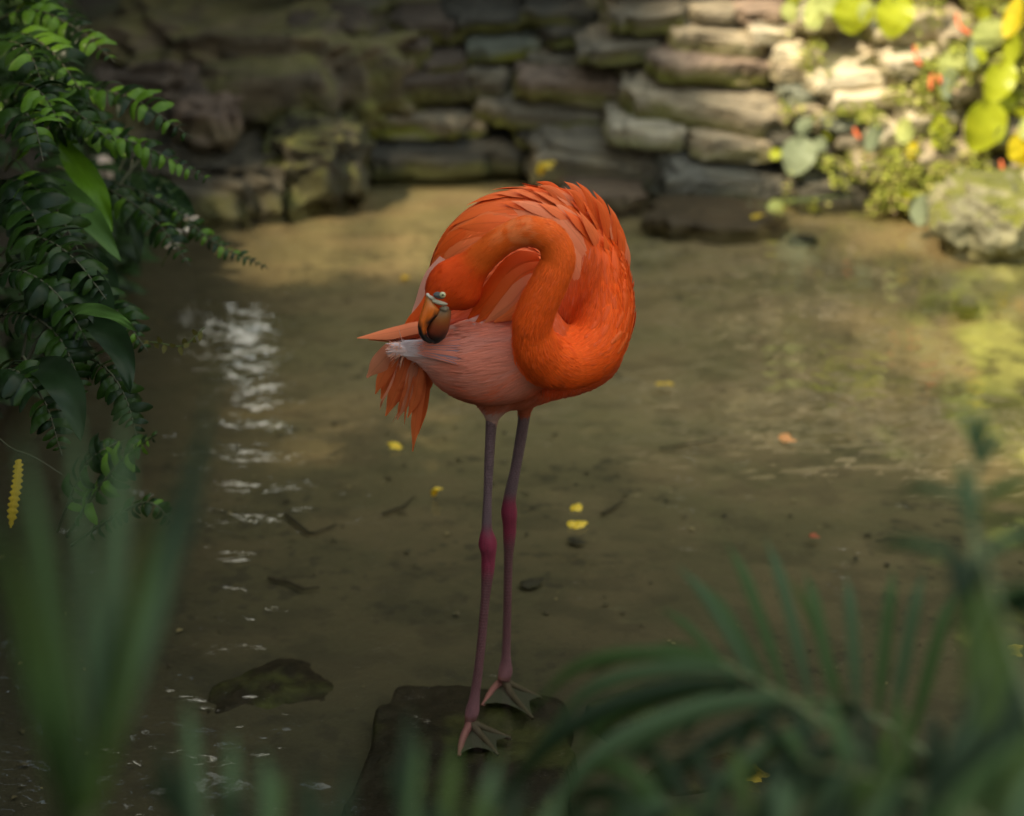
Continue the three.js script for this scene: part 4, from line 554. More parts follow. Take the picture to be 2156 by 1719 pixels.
  mesh('blade', ribbon([[38, 968, 3.05], [36, 1010, 3.03], [28, 1060, 3.02], [22, 1112, 3.02]].map(([a, b, d]) => at(a, b, { d }).sub(y.position)), 0.0095, { nl: 44, nw: 2, up: V(0, 0.1, 1), fold: 0.2, prof: (t) => (0.75 + 0.25 * Math.sin(t * 75)) * (t < 0.08 ? 0.5 + 6 * t : 1) * (1 - smoothstep(t, 0.8, 1.02) * 0.8) }), leafMat('withered', [0.40, 0.28, 0.02], 0.6), y);
  mesh('stem', tube([[0, 925, 3.1], [25, 945, 3.05], [75, 965, 3.02], [130, 1000, 3.0]].map(([a, b, d]) => at(a, b, { d }).sub(y.position)), [0.0012, 0.0012, 0.001], { n: 16, m: 5 }), darkStem, y);
}
function leafyPlant(name, label, category, base, leaves, mat, { stem = darkStem } = {}) {
  const b = at(...base), o = thing(name, label, category, b);
  for (const [pts, W, m] of leaves) {
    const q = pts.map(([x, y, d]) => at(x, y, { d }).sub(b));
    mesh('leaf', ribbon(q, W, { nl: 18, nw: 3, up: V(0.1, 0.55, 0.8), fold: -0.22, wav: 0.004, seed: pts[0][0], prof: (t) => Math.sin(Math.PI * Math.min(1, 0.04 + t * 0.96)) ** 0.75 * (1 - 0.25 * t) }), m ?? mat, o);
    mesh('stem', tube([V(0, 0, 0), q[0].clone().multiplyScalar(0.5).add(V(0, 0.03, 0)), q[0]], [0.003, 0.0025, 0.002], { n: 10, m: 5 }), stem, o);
  }
  return o;
}
{
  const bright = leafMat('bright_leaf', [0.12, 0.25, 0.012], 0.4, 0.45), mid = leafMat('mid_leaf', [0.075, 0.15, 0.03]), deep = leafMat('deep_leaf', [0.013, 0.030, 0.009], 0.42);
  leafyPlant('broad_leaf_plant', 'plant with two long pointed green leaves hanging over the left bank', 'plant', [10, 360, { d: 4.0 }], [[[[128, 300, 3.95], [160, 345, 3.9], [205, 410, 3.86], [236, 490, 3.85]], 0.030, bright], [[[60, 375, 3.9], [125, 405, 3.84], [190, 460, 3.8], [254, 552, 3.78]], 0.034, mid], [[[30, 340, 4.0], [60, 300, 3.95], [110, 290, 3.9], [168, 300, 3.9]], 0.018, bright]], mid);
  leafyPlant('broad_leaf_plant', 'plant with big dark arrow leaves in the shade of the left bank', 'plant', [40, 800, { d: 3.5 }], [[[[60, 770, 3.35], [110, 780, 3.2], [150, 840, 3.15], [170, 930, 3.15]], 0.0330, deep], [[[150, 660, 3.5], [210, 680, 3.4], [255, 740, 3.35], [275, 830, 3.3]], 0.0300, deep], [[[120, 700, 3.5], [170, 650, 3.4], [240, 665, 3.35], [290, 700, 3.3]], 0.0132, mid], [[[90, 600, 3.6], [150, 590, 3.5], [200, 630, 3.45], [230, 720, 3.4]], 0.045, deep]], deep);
  leafyPlant('grassy_plant', 'slender dark plant with hanging leaves by the water under the fern tips', 'plant', [300, 330, { d: 4.4 }], [[[[300, 360, 4.35], [330, 400, 4.3], [355, 450, 4.3], [372, 520, 4.3]], 0.022], [[[330, 370, 4.4], [370, 410, 4.35], [395, 450, 4.3], [410, 480, 4.3]], 0.022], [[[270, 380, 4.3], [285, 430, 4.25], [290, 490, 4.25], [292, 560, 4.25]], 0.02], [[[250, 360, 4.35], [262, 400, 4.3], [270, 440, 4.3], [268, 500, 4.3]], 0.02], [[[200, 520, 4.0], [225, 570, 3.95], [235, 630, 3.9], [230, 690, 3.9]], 0.02]], deep);
  // spray of a small flowering herb that touches the water
  const herb = thing('flowering_herb', 'thin sprig with tiny pale flowers over the water below the ferns', 'herb', at(340, 560, { d: 4.2 }));
  const line = [[340, 560, 4.2], [360, 520, 4.15], [385, 490, 4.15], [398, 462, 4.15]].map(([x, y, d]) => at(x, y, { d }).sub(herb.position)); mesh('stem', tube(line, [0.0016, 0.0013, 0.001], { n: 14, m: 5 }), stemMat, herb);
  const blossom = std('pale_blossom', [0.5, 0.42, 0.34], 0.7); line.slice(1).forEach((p, i) => { for (let k = 0; k < 3; k++) { const a = k * 2.1 + i, d = V(Math.cos(a), 0.3, Math.sin(a)).multiplyScalar(0.022); mesh('flower', ribbon([p.clone(), p.clone().addScaledVector(d, 0.6), p.clone().add(d)], 0.006, { nl: 5, nw: 1 }), blossom, herb); } });
  const sprig = thing('flowering_herb', 'yellowish sprig leaning out over the water left of the bright reflection', 'herb', at(260, 715, { d: 3.7 }));
  const l2 = [[260, 715, 3.7], [330, 722, 3.65], [385, 728, 3.6], [430, 690, 3.6]].map(([x, y, d]) => at(x, y, { d }).sub(sprig.position)); mesh('stem', tube(l2, [0.0016, 0.0014, 0.001], { n: 16, m: 5 }), stemMat, sprig);
  const c2 = new THREE.CatmullRomCurve3(l2), ym = leafMat('sprig_leaf', [0.17, 0.15, 0.04]); for (let i = 4; i < 16; i++) { const p = c2.getPoint(i / 16), a = i * 2.4, d = V(Math.cos(a) * 0.5, Math.sin(a), 0.4).multiplyScalar(0.018); mesh('leaf', ribbon([p.clone(), p.clone().addScaledVector(d, 0.5), p.clone().add(d)], 0.005, { nl: 5, nw: 1 }), ym, sprig); }
}
// ---- the plants on the sunny right end of the wall
{
  const GREENL = leafMat('waxy_leaf', [0.42, 0.46, 0.025], 0.35, 0.25), PALEL = leafMat('pale_waxy_leaf', [0.50, 0.54, 0.18], 0.4, 0.25), GREYL = leafMat('grey_green_leaf', [0.27, 0.31, 0.19], 0.5, 0.2), YELL = leafMat('yellow_leaf', [0.70, 0.55, 0.02], 0.45, 0.3), CREAM = leafMat('cream_leaf', [0.66, 0.58, 0.36], 0.5, 0.25), orangeM = std('orange_flower', [0.78, 0.17, 0.06], 0.5);
  const oval = [0, 1, 2].map((k) => ribbon([V(0, 1, -0.06), V(0.02 * k, 0.4, 0.10), V(-0.03 * k, -0.3, 0.10), V(0.05 * (k - 1), -1, -0.22 - 0.1 * k)], 1, { nl: 16, nw: 4, up: V(0, 0, 1), fold: -0.20, wav: 0.03 + 0.02 * k, seed: k * 2.1, prof: (t) => Math.sin(Math.PI * clamp(0.03 + 0.965 * Math.pow(t, 0.92), 0, 1)) ** 0.62 }));
  const plant = (name, label, leaves, stalks = [], out = 0.10) => {
    const b = onWall(leaves[0][0], leaves[0][1]).add(V(0, 0, -0.05)), o = thing(name, label, 'plant', b);
    leaves.forEach(([px, py, w, h, roll, m, off], i) => {
      const p = onWall(px, py); p.z += (off ?? out) + 0.06; const k = perPx(p), l = mesh('leaf', oval[(i + Math.round(px)) % 3], m, o); l.position.copy(p).sub(b); l.scale.set(w * k / 2, h * k / 2, h * k / 2); l.rotation.set(-0.40 + 0.3 * hash3(i, px, 3), 0.5 * (hash3(i, px, 4) - 0.5), R(roll));
      for (let c = 0; c < 2; c++) { const f = 0.32 + 0.25 * hash3(i, px, c + 7), e = mesh('leaf', oval[c], hash3(i, px, c + 11) < 0.6 ? GREENL : PALEL, o); e.position.copy(l.position).add(V((hash3(i, px, c + 21) - 0.5) * w * k * 1.3, (hash3(i, px, c + 22) - 0.4) * h * k, -0.05)); e.scale.set(w * k / 2 * f, h * k / 2 * f, h * k / 2 * f); e.rotation.set(-0.5 + hash3(i, px, c + 31), hash3(i, px, c + 32) - 0.5, 6 * hash3(i, px, c + 33)); }
      mesh('stem', tube([V(0, 0, 0), p.clone().sub(b).multiplyScalar(0.5).add(V(0, 0.0, -0.02)), p.clone().sub(b).add(V(0, h * k * 0.4, -0.01))], [0.005, 0.004, 0.003], { n: 8, m: 5 }), stemMat, o);
    });
    stalks.forEach((pts, i) => { const q = pts.map(([x, y]) => { const p = onWall(x, y); p.z += out + 0.03; return p.sub(b); }); mesh('flower', tube(q, [0.004, 0.0062, 0.0066, 0.0055], { n: 14, m: 8 }), orangeM, o); });
    return o;
  };
  plant('round_leaf_plant', 'creeper with three shiny oval leaves at the top edge right of centre', [[1780, 10, 84, 84, 6, GREENL], [1866, 14, 82, 92, -8, GREENL], [1704, 6, 80, 52, 70, PALEL], [1650, 8, 34, 44, 20, PALEL]]);
  plant('round_leaf_plant', 'creeper with one big glossy oval leaf under a smaller one, orange flowers beside', [[2046, 240, 92, 114, -18, GREENL], [2078, 148, 66, 96, -28, GREENL], [2100, 196, 40, 56, 30, GREENL, 0.08]], [[[1908, 78], [1910, 98], [1916, 112], [1923, 118]], [[1945, 136], [1942, 150], [1942, 168]], [[1957, 138], [1960, 146], [1962, 156]], [[2085, 115], [2088, 132], [2098, 146], [2112, 154]]], 0.12);
  plant('round_leaf_plant', 'plant with pale crinkled leaves in the upper right corner above a dark hollow', [[2062, 52, 80, 66, 15, PALEL], [2040, 84, 90, 40, 80, GREYL, 0.08], [2110, 84, 70, 36, 85, GREENL, 0.09], [2110, 20, 90, 40, 70, YELL, 0.10], [1990, 120, 60, 60, 10, PALEL, 0.06], [1985, 160, 70, 40, 75, GREYL, 0.06]], [[[1998, 14], [2000, 32], [2010, 46], [2028, 56]]], 0.10);
  plant('round_leaf_plant', 'plant with a broad yellow leaf above a big cream leaf at the right edge', [[2128, 282, 84, 72, 40, YELL], [2146, 362, 84, 96, 20, CREAM, 0.16], [2140, 240, 60, 44, 60, PALEL]], [[[2085, 312], [2088, 330], [2098, 346], [2112, 358]]], 0.13);
  plant('round_leaf_plant', 'row of small oval leaves between pale stones above the mossy ledge on the right', [[1892, 258, 54, 40, 75, PALEL], [1964, 260, 70, 38, 82, GREENL], [1828, 272, 62, 38, 70, GREYL], [1910, 298, 36, 28, 70, YELL], [1684, 248, 40, 36, 30, GREYL]], [[[1790, 256], [1793, 266], [1802, 278]]], 0.06);
  plant('round_leaf_plant', 'pale grey-green oval leaf hanging against the dark joint right of centre', [[1668, 306, 74, 84, -24, GREYL], [1718, 288, 34, 30, 60, GREYL, 0.05]], [], 0.09);
  plant('round_leaf_plant', 'low plant at the water with a grey-green leaf and a curled cream leaf', [[1915, 405, 66, 54, 80, GREYL, 0.17], [1962, 384, 34, 60, 14, CREAM, 0.20], [1966, 416, 26, 56, 6, CREAM, 0.20], [1620, 408, 34, 36, 40, PALEL, 0.12], [1560, 418, 40, 26, 60, GREYL, 0.12]], [], 0.17);
  plant('round_leaf_plant', 'half-wet yellow-green leaf at the water below the mossy boulder', [[2150, 520, 74, 60, -35, PALEL, 0.62], [2160, 560, 50, 40, 60, GREYL, 0.62]], [], 0.6);
  // low creeping moss and herbs between the stones: a mat nobody could count
  const lf = ribbon([V(0, 0, 0), V(0, 0.5, 0.16), V(0, 1, 0)], 0.36, { nl: 4, nw: 1, fold: 0.25 }), r = rng(303), NI = 6500, inst = new THREE.InstancedMesh(lf, leafMat('creeping_leaf', [1, 1, 1], 0.5, 0.3), NI), c = new THREE.Color(); let n = 0, tries = 0;
  while (n < NI && tries++ < 90000) { const px = lerp(1640, 2230, r()), py = lerp(-30, 430, r()), w = fbm(px * 0.017, py * 0.022, 2, 3) + smoothstep(px + py * 0.15, 1780, 2120) * 0.72 - 0.30 + 0.2 * r(); if (w < 0.1) continue; if (Math.hypot((px - 2046) / 62, (py - 235) / 78) < 1 || Math.hypot((px - 2128) / 60, (py - 300) / 90) < 1 || Math.hypot((px - 2066) / 44, (py - 56) / 50) < 1 || (py < 52 && px < 1920)) continue; const p = onWall(px, py), s = 0.012 + 0.024 * r() * r(); p.z += 0.05 + 0.07 * r(); const T = V(r() - 0.5, 0.2 + r() * 0.6 - 0.4, 0.5 + r()), M = orient(T, V(r() - 0.5, 1, r() * 0.6)); M.scale(V(s, s, s)); M.setPosition(p); inst.setMatrixAt(n, M); const k = 0.6 + 0.7 * r(), q = r(); inst.setColorAt(n++, q < 0.06 ? c.setRGB(0.5, 0.36, 0.24) : q < 0.3 ? c.setRGB(0.58 * k, 0.54 * k, 0.17 * k) : c.setRGB(0.46 * k, 0.50 * k, 0.09 * k)); }
  inst.count = n; inst.name = 'creeping_herbs'; inst.castShadow = true; scene.add(tag(inst, 'mat of tiny yellow-green creeping leaves over the sunny stones on the right', 'ground cover', null, 'stuff'));
}
// ---- dark undergrowth on the left bank
{
  const lf = ribbon([V(0, 0, 0), V(0, 0.5, 0.08), V(0, 1, -0.15)], 0.26, { nl: 5, nw: 1, fold: 0.2 }), r = rng(404), NI = 2600, inst = new THREE.InstancedMesh(lf, leafMat('undergrowth_leaf', [1, 1, 1], 0.5, 0.2), NI), c = new THREE.Color();
  for (let n = 0; n < NI; n++) { const z = lerp(-3.4, 0.6, r()), x = poolLeft(z) - 0.04 - 0.9 * r() ** 1.3, y = Math.max(0.02, groundHeight(x, z)) + 0.02 + 0.22 * r() * r(), s = 0.05 + 0.07 * r(), T = V(0.5 + 0.8 * (r() - 0.3), 0.3 * (r() - 0.6), r() - 0.3), M = orient(T, V((r() - 0.5) * 0.6, 1, r() * 0.5)); M.scale(V(s, s, s)); M.setPosition(x, y, z); inst.setMatrixAt(n, M); const k = 0.5 + 0.9 * r(); inst.setColorAt(n, c.setRGB(0.022 * k, 0.045 * k, 0.010 * k)); }
  inst.name = 'undergrowth'; inst.castShadow = true; scene.add(tag(inst, 'dark mass of low leaves covering the left bank under the ferns', 'undergrowth', null, 'stuff'));
}
// ---- palm fronds close to the lens
const PALM = [leafMat('palm_green', [0.056, 0.102, 0.027], 0.55, 0.3), leafMat('palm_green_dark', [0.009, 0.024, 0.004], 0.55, 0.3), leafMat('palm_green_bluish', [0.066, 0.110, 0.046], 0.55, 0.3), leafMat('palm_green_yellow', [0.046, 0.082, 0.006], 0.5, 0.35)];
function palm(name, label, category, rachis, leaflets, crowded = false, wide = 1, group) {
  const pts = rachis.map(([x, y, d]) => at(x, y, { d })), b = pts[0].clone(), o = thing(name, label, category, b, group), cv = new THREE.CatmullRomCurve3(pts.map((p) => p.clone().sub(b)));
  mesh('rachis', tube(cv.getPoints(10), [0.0045, 0.0035, 0.0018], { n: 30, m: 8 }), leafStem, o);
  const rr = rng(Math.round(rachis[0][0] * 3 + rachis[0][1])), all = []; for (const l of leaflets) { all.push([l[0], l[1], l[2], l[3], l[4] * 0.74 * wide, l[5], l[6]]); if (crowded && l[7] !== 0) all.push([clamp(l[0] + (rr() - 0.5) * 0.1, 0.02, 1), l[1] + (rr() - 0.5) * 90, l[2] + 40 + 60 * rr(), l[3] - 0.04 * rr(), l[4] * (0.4 + 0.25 * rr()), Math.floor(rr() * 4), l[6]]); }
  for (const [t, tx, ty, td, W, tone, sag] of all) { const a = cv.getPoint(t), e = at(tx, ty, { d: td }).sub(b), m1 = a.clone().lerp(e, 0.35).add(V(0, (sag ?? 0.02) * 0.8, 0)), m2 = a.clone().lerp(e, 0.72).add(V(0, (sag ?? 0.02), 0)); mesh('leaflet', ribbon([a, m1, m2, e], W, { nl: 14, nw: 2, up: V(0.12, 0.5, 0.85), fold: 0.3, prof: (t) => Math.min(1, 0.35 + 2.4 * t) * (1 - smoothstep(t, 0.6, 1.03) * 0.92) }), PALM[tone], o); }
  return o;
}
const leafStem = std('palm_rachis', [0.10, 0.12, 0.035], 0.5);
palm('palm_frond', 'palm frond fanning upward at the lower right, leaflet tips curling', 'palm frond', [[2120, 1790, 1.73], [1960, 1600, 1.76], [1790, 1490, 1.80], [1560, 1470, 1.86]], [
  [0.98, 1390, 1280, 1.90, 0.0072, 0, 0.01], [0.93, 1425, 1190, 1.90, 0.0090, 2, 0.012], [0.86, 1530, 1142, 1.90, 0.0096, 0, 0.012], [0.79, 1612, 1134, 1.88, 0.0096, 2, 0.012], [0.72, 1695, 1205, 1.86, 0.0096, 0, 0.012], [0.64, 1782, 1212, 1.84, 0.0096, 2, 0.012], [0.56, 1882, 1196, 1.82, 0.0102, 0, 0.012], [0.90, 1480, 1230, 1.94, 0.0078, 0, 0.01], [0.68, 1660, 1215, 1.92, 0.0072, 3, 0.01], [0.5, 1945, 1200, 1.80, 0.0102, 2, 0.012], [0.42, 2010, 1240, 1.78, 0.0108, 0, 0.012],
  [0.97, 1420, 1580, 1.78, 0.0084, 1, 0.02], [0.88, 1530, 1640, 1.73, 0.0096, 1, 0.02], [0.78, 1650, 1680, 1.68, 0.0108, 0, 0.02], [0.66, 1760, 1740, 1.64, 0.0108, 1, 0.02], [0.52, 1850, 1800, 1.62, 0.0108, 3, 0.02], [0.6, 1700, 1560, 1.68, 0.0108, 1, 0.02], [0.4, 1900, 1760, 1.62, 0.0120, 1, 0.02]], false, 0.82);
palm('palm_frond', 'palm frond sweeping left across the bottom towards the bird, long arched leaflets', 'palm frond', [[2060, 1830, 1.54], [1880, 1640, 1.58], [1700, 1500, 1.64], [1520, 1395, 1.70]], [
  [0.99, 1110, 1500, 1.76, 0.0098, 0, 0.035], [0.93, 1135, 1560, 1.72, 0.0103, 2, 0.035], [0.86, 1170, 1630, 1.68, 0.0103, 0, 0.03], [0.78, 1260, 1680, 1.64, 0.0109, 2, 0.03], [0.7, 1330, 1760, 1.60, 0.0109, 1, 0.03], [0.6, 1420, 1800, 1.56, 0.0109, 2, 0.03], [0.95, 1230, 1430, 1.80, 0.0080, 1, 0.02], [0.9, 1330, 1400, 1.80, 0.0080, 0, 0.02], [0.5, 1560, 1830, 1.54, 0.0115, 1, 0.03], [0.85, 1020, 1730, 1.62, 0.0138, 1, 0.05], [0.75, 1100, 1790, 1.58, 0.0138, 2, 0.05]], false, 0.86);
palm('palm_frond', 'upright palm frond at the right edge with level bluish leaflets', 'palm frond', [[2030, 1800, 1.30], [2036, 1520, 1.36], [2046, 1240, 1.44], [2058, 950, 1.54]], [
  [0.97, 2022, 870, 1.56, 0.009, 2, 0.01], [0.99, 2078, 880, 1.54, 0.010, 2, 0.01], [0.95, 2120, 930, 1.54, 0.009, 2, 0.01], [0.86, 1880, 1050, 1.56, 0.0085, 2, 0.012], [0.86, 2190, 1030, 1.52, 0.009, 0, 0.012], [0.72, 1836, 1165, 1.54, 0.0095, 2, 0.012], [0.72, 2200, 1140, 1.5, 0.010, 2, 0.012], [0.6, 2210, 1260, 1.46, 0.010, 0, 0.012], [0.48, 2220, 1400, 1.42, 0.010, 3, 0.012], [0.36, 2220, 1540, 1.38, 0.011, 1, 0.012], [0.22, 1860, 1680, 1.38, 0.010, 1, 0.012], [0.22, 2220, 1680, 1.34, 0.011, 1, 0.012], [0.8, 2020, 960, 1.5, 0.012, 2, 0.0], [0.55, 2000, 1130, 1.45, 0.012, 1, 0.0]], false, 0.72);
palm('palm_frond', 'dark yellowish palm frond crowding the lower right corner', 'palm frond', [[2300, 1800, 1.15], [2200, 1560, 1.2], [2120, 1330, 1.26], [2060, 1130, 1.34]], [
  [0.9, 2010, 1300, 1.28, 0.012, 1, 0.01], [0.8, 2030, 1440, 1.24, 0.013, 3, 0.01], [0.65, 2050, 1560, 1.2, 0.014, 3, 0.01], [0.5, 2080, 1700, 1.16, 0.014, 1, 0.01], [0.35, 2100, 1800, 1.12, 0.014, 3, 0.01], [0.75, 2240, 1300, 1.24, 0.012, 1, 0.01], [0.55, 1960, 1720, 1.18, 0.013, 1, 0.02], [0.4, 1900, 1790, 1.14, 0.013, 1, 0.02]], true, 0.9);
palm('palm_frond', 'blurred palm frond of dark upright blades at the left edge, one bluish', 'palm frond', [[140, 1960, 1.04], [160, 1840, 1.05], [185, 1720, 1.06], [210, 1600, 1.08]], [
  [0.95, 268, 840, 1.20, 0.014, 2, 0.0, 0], [0.92, 452, 790, 1.26, 0.016, 1, -0.02, 0], [0.8, 330, 1040, 1.16, 0.010, 3, -0.01], [0.7, 40, 900, 1.12, 0.012, 2, 0.0], [0.6, -40, 1020, 1.10, 0.013, 1, 0.0], [0.88, 150, 800, 1.18, 0.009, 2, 0.0, 0], [0.4, 10, 1250, 1.06, 0.010, 1, 0.0], [0.5, 262, 1230, 1.12, 0.009, 1, 0.0], [0.3, 90, 1400, 1.04, 0.010, 0, 0.0], [0.97, 372, 960, 1.22, 0.011, 1, -0.02, 0]], true, 0.62);
palm('palm_frond', 'blurred palm frond low at bottom left, narrow leaflets over the rippled water', 'palm frond', [[820, 1980, 1.2], [680, 1870, 1.22], [540, 1800, 1.24], [400, 1770, 1.26]], [
  [0.95, 392, 1470, 1.36, 0.0085, 2, 0.0], [0.8, 488, 1540, 1.35, 0.0085, 2, 0.0], [0.6, 556, 1580, 1.34, 0.009, 2, 0.0], [0.4, 650, 1610, 1.32, 0.009, 1, 0.0], [0.98, 330, 1560, 1.30, 0.008, 1, 0.0], [0.7, 470, 1650, 1.28, 0.008, 1, 0.0], [0.3, 740, 1600, 1.32, 0.008, 1, 0.0]], true, 0.85);
palm('palm_frond', 'blurred palm frond at bottom centre veiling the slab under the bird', 'palm frond', [[1180, 2000, 1.22], [1060, 1890, 1.24], [940, 1810, 1.26], [830, 1770, 1.28]], [
  [0.95, 862, 1490, 1.38, 0.0085, 1, 0.0], [0.85, 820, 1600, 1.34, 0.008, 1, 0.0], [0.7, 962, 1560, 1.36, 0.009, 3, 0.0], [0.55, 1052, 1590, 1.34, 0.0095, 2, 0.0], [0.4, 1100, 1640, 1.32, 0.010, 1, 0.0], [0.25, 1180, 1660, 1.30, 0.010, 2, 0.0], [0.6, 900, 1680, 1.30, 0.009, 1, 0.0], [0.15, 1250, 1700, 1.28, 0.010, 1, 0.0]], true, 0.85);
palm('palm_frond', 'dark blurred palm frond filling the bottom edge right of centre', 'palm frond', [[1780, 2000, 1.12], [1620, 1900, 1.15], [1460, 1820, 1.18], [1290, 1780, 1.22]], [
  [0.97, 1170, 1690, 1.30, 0.010, 1, 0.0], [0.85, 1300, 1650, 1.28, 0.009, 1, 0.0], [0.7, 1440, 1700, 1.24, 0.010, 3, 0.0], [0.55, 1560, 1690, 1.22, 0.010, 1, 0.0], [0.4, 1690, 1640, 1.22, 0.010, 2, 0.0], [0.25, 1800, 1620, 1.2, 0.011, 1, 0.0], [0.1, 1900, 1560, 1.2, 0.011, 3, 0.0]], true, 0.85);
palm('palm_frond', 'dense dark palm frond across the bottom right corner below the fanned frond', 'palm frond', [[2320, 1900, 1.3], [2120, 1760, 1.36], [1900, 1660, 1.42], [1660, 1600, 1.5]], [
  [0.98, 1560, 1520, 1.56, 0.009, 1, 0.01], [0.9, 1640, 1480, 1.56, 0.009, 1, 0.01], [0.82, 1730, 1470, 1.54, 0.009, 0, 0.01], [0.74, 1800, 1480, 1.52, 0.009, 1, 0.01], [0.66, 1890, 1470, 1.5, 0.010, 3, 0.01], [0.58, 1970, 1500, 1.48, 0.010, 1, 0.01], [0.5, 2050, 1520, 1.46, 0.010, 0, 0.01], [0.42, 2130, 1560, 1.44, 0.010, 3, 0.01],
  [0.95, 1540, 1680, 1.5, 0.010, 1, 0.01], [0.85, 1640, 1740, 1.46, 0.010, 1, 0.01], [0.75, 1740, 1780, 1.42, 0.010, 3, 0.01], [0.65, 1840, 1800, 1.38, 0.010, 1, 0.01], [0.55, 1940, 1830, 1.36, 0.011, 0, 0.01], [0.45, 2040, 1850, 1.34, 0.011, 1, 0.01]], true, 0.9);
palm('palm_frond', 'low dark palm frond at bottom centre right with leaflets lying to the left', 'palm frond', [[1900, 1950, 1.3], [1720, 1830, 1.36], [1540, 1740, 1.42], [1360, 1690, 1.5]], [
  [0.98, 1180, 1730, 1.54, 0.010, 1, 0.02], [0.9, 1230, 1640, 1.56, 0.009, 0, 0.02], [0.8, 1330, 1600, 1.55, 0.009, 1, 0.02], [0.7, 1440, 1590, 1.53, 0.009, 1, 0.02], [0.6, 1540, 1600, 1.5, 0.009, 3, 0.02], [0.5, 1640, 1620, 1.46, 0.010, 1, 0.02], [0.85, 1250, 1800, 1.48, 0.010, 2, 0.02], [0.7, 1380, 1840, 1.44, 0.010, 1, 0.02], [0.55, 1520, 1860, 1.4, 0.010, 1, 0.02]], true, 0.9);

